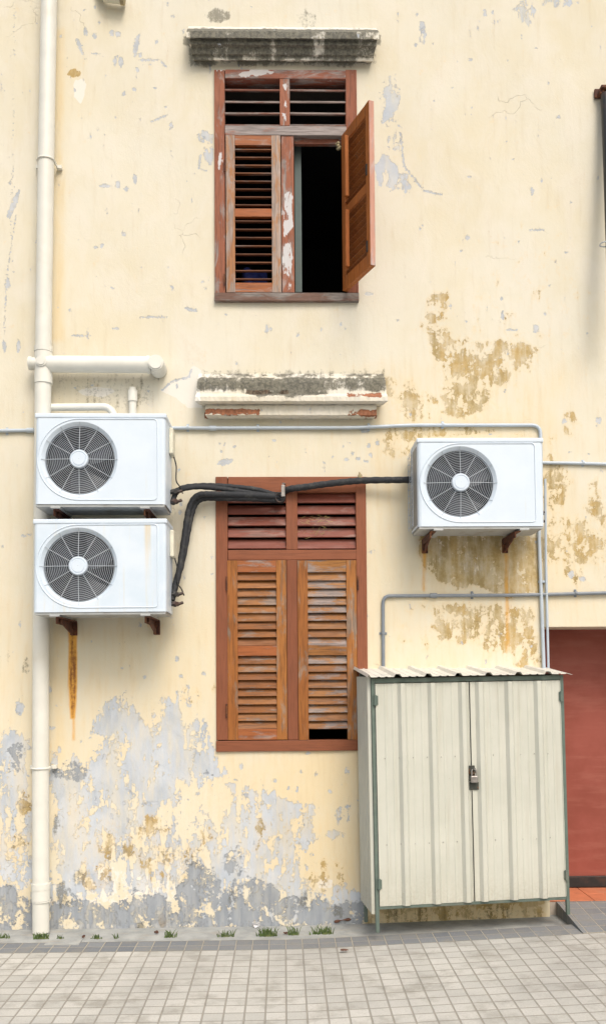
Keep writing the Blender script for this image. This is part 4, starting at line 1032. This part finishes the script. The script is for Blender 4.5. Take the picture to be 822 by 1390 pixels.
def leafy(px, py, s, label, name='dead_leaf', cat='leaf', mat=m_leaf, z=None, up=.012):
    c = atz(px, py, 0.0 if z is None else z); b = MB(); vs = []; fs = []
    for q in range(3):
        a = random.uniform(0, 6.28); cx_, cy_ = c.x + random.uniform(-.3, .3) * s, c.y + random.uniform(-.3, .3) * s; o0 = len(vs)
        m = 10
        vs.append((cx_, cy_, (z or 0) + up * .9 + .004))
        for i in range(m):
            t = 2 * math.pi * i / m; rr = s * random.uniform(.6, 1.0)
            vs.append((cx_ + rr * math.cos(t) * 1.0, cy_ + rr * math.sin(t) * .6, (z or 0) + .004 + up * random.uniform(0, 1.6)))
        for i in range(m): fs.append((o0, o0 + 1 + i, o0 + 1 + (i + 1) % m))
    b.add(vs, fs); o = b.build(name, mat, None, origin=(c.x, c.y, z or 0)); sd = o.modifiers.new('t', 'SOLIDIFY'); sd.thickness = .0012
    return tag(o, label, cat)
leafy(347, 1260, .030, 'crumpled white scrap lying on the concrete at the wall foot', 'paper_scrap', 'litter', m_paper, None, .022)
leafy(195, 1257, .018, 'dark crumbled clump lying against the foot of the wall', 'dead_leaf', 'leaf', m_leaf, None, .02)
leafy(212, 1269, .018, 'brown dead leaf between two weed tufts left of the window')
leafy(113, 1274.5, .012, 'small reddish dead leaf at the edge of the slate paving near the drainpipe')
leafy(388, 1270, .016, 'dark curled leaf between two weed tufts right of the white scrap')
leafy(466, 1291, .026, 'flat grey leaf lying on the light pavers left of the cabinet', z=.02, up=.004)
c = atz(472, 1253, .01); b = MB(); b.tube(smoothpath([(c.x - .09, c.y - .02, .022), (c.x - .03, c.y - .03, .036), (c.x + .04, c.y - .01, .034), (c.x + .09, c.y, .026)]), [.006 + .004 * math.sin(i * .7) for i in range(25)], 8)
tag(b.build('bark_strip', m_leaf, None, origin=c), 'reddish brown strip of bark lying at the wall foot beside the cabinet leg', 'debris')
# slab let into the paving
b = MB(); b.box(a0.x, a1.x, a0.y - .075, a0.y + .075, .0, .004)
struct(b.build('patch_slab', m_conc))
# straw caught in the right louvre
b = MB()
for k in range(46):
    q = at(random.uniform(405, 445), random.gauss(706, 3), -.012) if k < 30 else at(random.gauss(424, 8), random.gauss(724, 4), -.012); a = random.uniform(-.6, .6) + (0 if k < 30 else .6); L = random.uniform(.01, .04)
    b.tube([q, (q.x + L * math.cos(a), q.y - random.uniform(0, .01), q.z + L * math.sin(a))], .0009, 4)
tag(b.build('straw_nest', m_straw, None, origin=at(424, 708, 0)), 'wisps of straw caught in the right louvre above the lower window', 'nest')
b = MB(); q = at(459, 198, .01)
for k in range(7): 
    c = Vector((q.x + random.uniform(-.014, .014), q.y + random.uniform(-.01, .01), q.z + random.uniform(-.022, .018))); b.lathe(c, [(.001, -.012), (.009, -.009), (.013, 0), (.009, .009), (.001, .012)], 10)
tag(b.build('mud_nest', m_nest, None, origin=q), 'small yellowish mud nest under the head of the open upper window', 'nest')
# sparrow-sized knob on the lower window head
q = at(488, 646, -.02)
nb = thing('ceramic_insulator', q, 'tiny grey brown knob standing on the top right of the lower window frame', 'knob')
b = MB(); b.tube([(q.x, q.y, q.z - .012), (q.x + .002, q.y, q.z + .004), (q.x, q.y, q.z + .014), (q.x - .003, q.y, q.z + .026)], [.012, .014, .008, .003], 12); b.build('body', m_nest, nb)
b = MB(); q = at(345, 372, .28); b.add([(0, 0, 0)], []); b.v = []
vs = []; fs = []
for i in range(9):
    for j in range(9):
        u, v = i / 8, j / 8; vs.append((q.x - .09 + .18 * u, q.y + .03 * math.sin(u * 9 + v * 3), q.z - .22 + .24 * v + .02 * math.sin(u * 5)))
for i in range(8):
    for j in range(8): fs.append((i * 9 + j, (i + 1) * 9 + j, (i + 1) * 9 + j + 1, i * 9 + j + 1))
b.add(vs, fs, 0, True); o = b.build('blue_cloth', m_blue, None, origin=q); o.modifiers.new('t', 'SOLIDIFY').thickness = .01
tag(o, 'blue cloth inside, seen through the lowest slats of the closed upper shutter', 'cloth')

# ------------------------------------------------------------------ light
w = bpy.data.worlds.new('World'); scene.world = w; w.use_nodes = True; nt = w.node_tree
bg = nt.nodes['Background']; sky = nt.nodes.new('ShaderNodeTexSky'); sky.sky_type = 'NISHITA'; sky.sun_disc = False
EL, AZ = 50, 162      # degrees; azimuth measured clockwise from +Y, so the sun stands in front of the wall, to the left
sky.sun_elevation = R(EL); sky.sun_rotation = R(AZ); sky.air_density = 1.6; sky.dust_density = 5; sky.ozone_density = .6
bg.inputs['Strength'].default_value = .135; nt.links.new(sky.outputs[0], bg.inputs[0])
sd = bpy.data.lights.new('sun', 'SUN'); sd.energy = 1.45; sd.angle = R(24); sd.color = (1, .965, .91)
so = bpy.data.objects.new('sun', sd); COL.objects.link(so)
dirv = Vector((math.sin(R(AZ)) * math.cos(R(EL)), math.cos(R(AZ)) * math.cos(R(EL)), math.sin(R(EL))))
so.rotation_euler = dirv.to_track_quat('Z', 'Y').to_euler()
vs_ = scene.view_settings; vs_.view_transform = 'Standard'; vs_.look = 'None'; vs_.gamma = 1; vs_.exposure = .33
scene.cycles.max_bounces = 6
for o in bpy.data.objects:
    if '_o' in o: del o['_o']
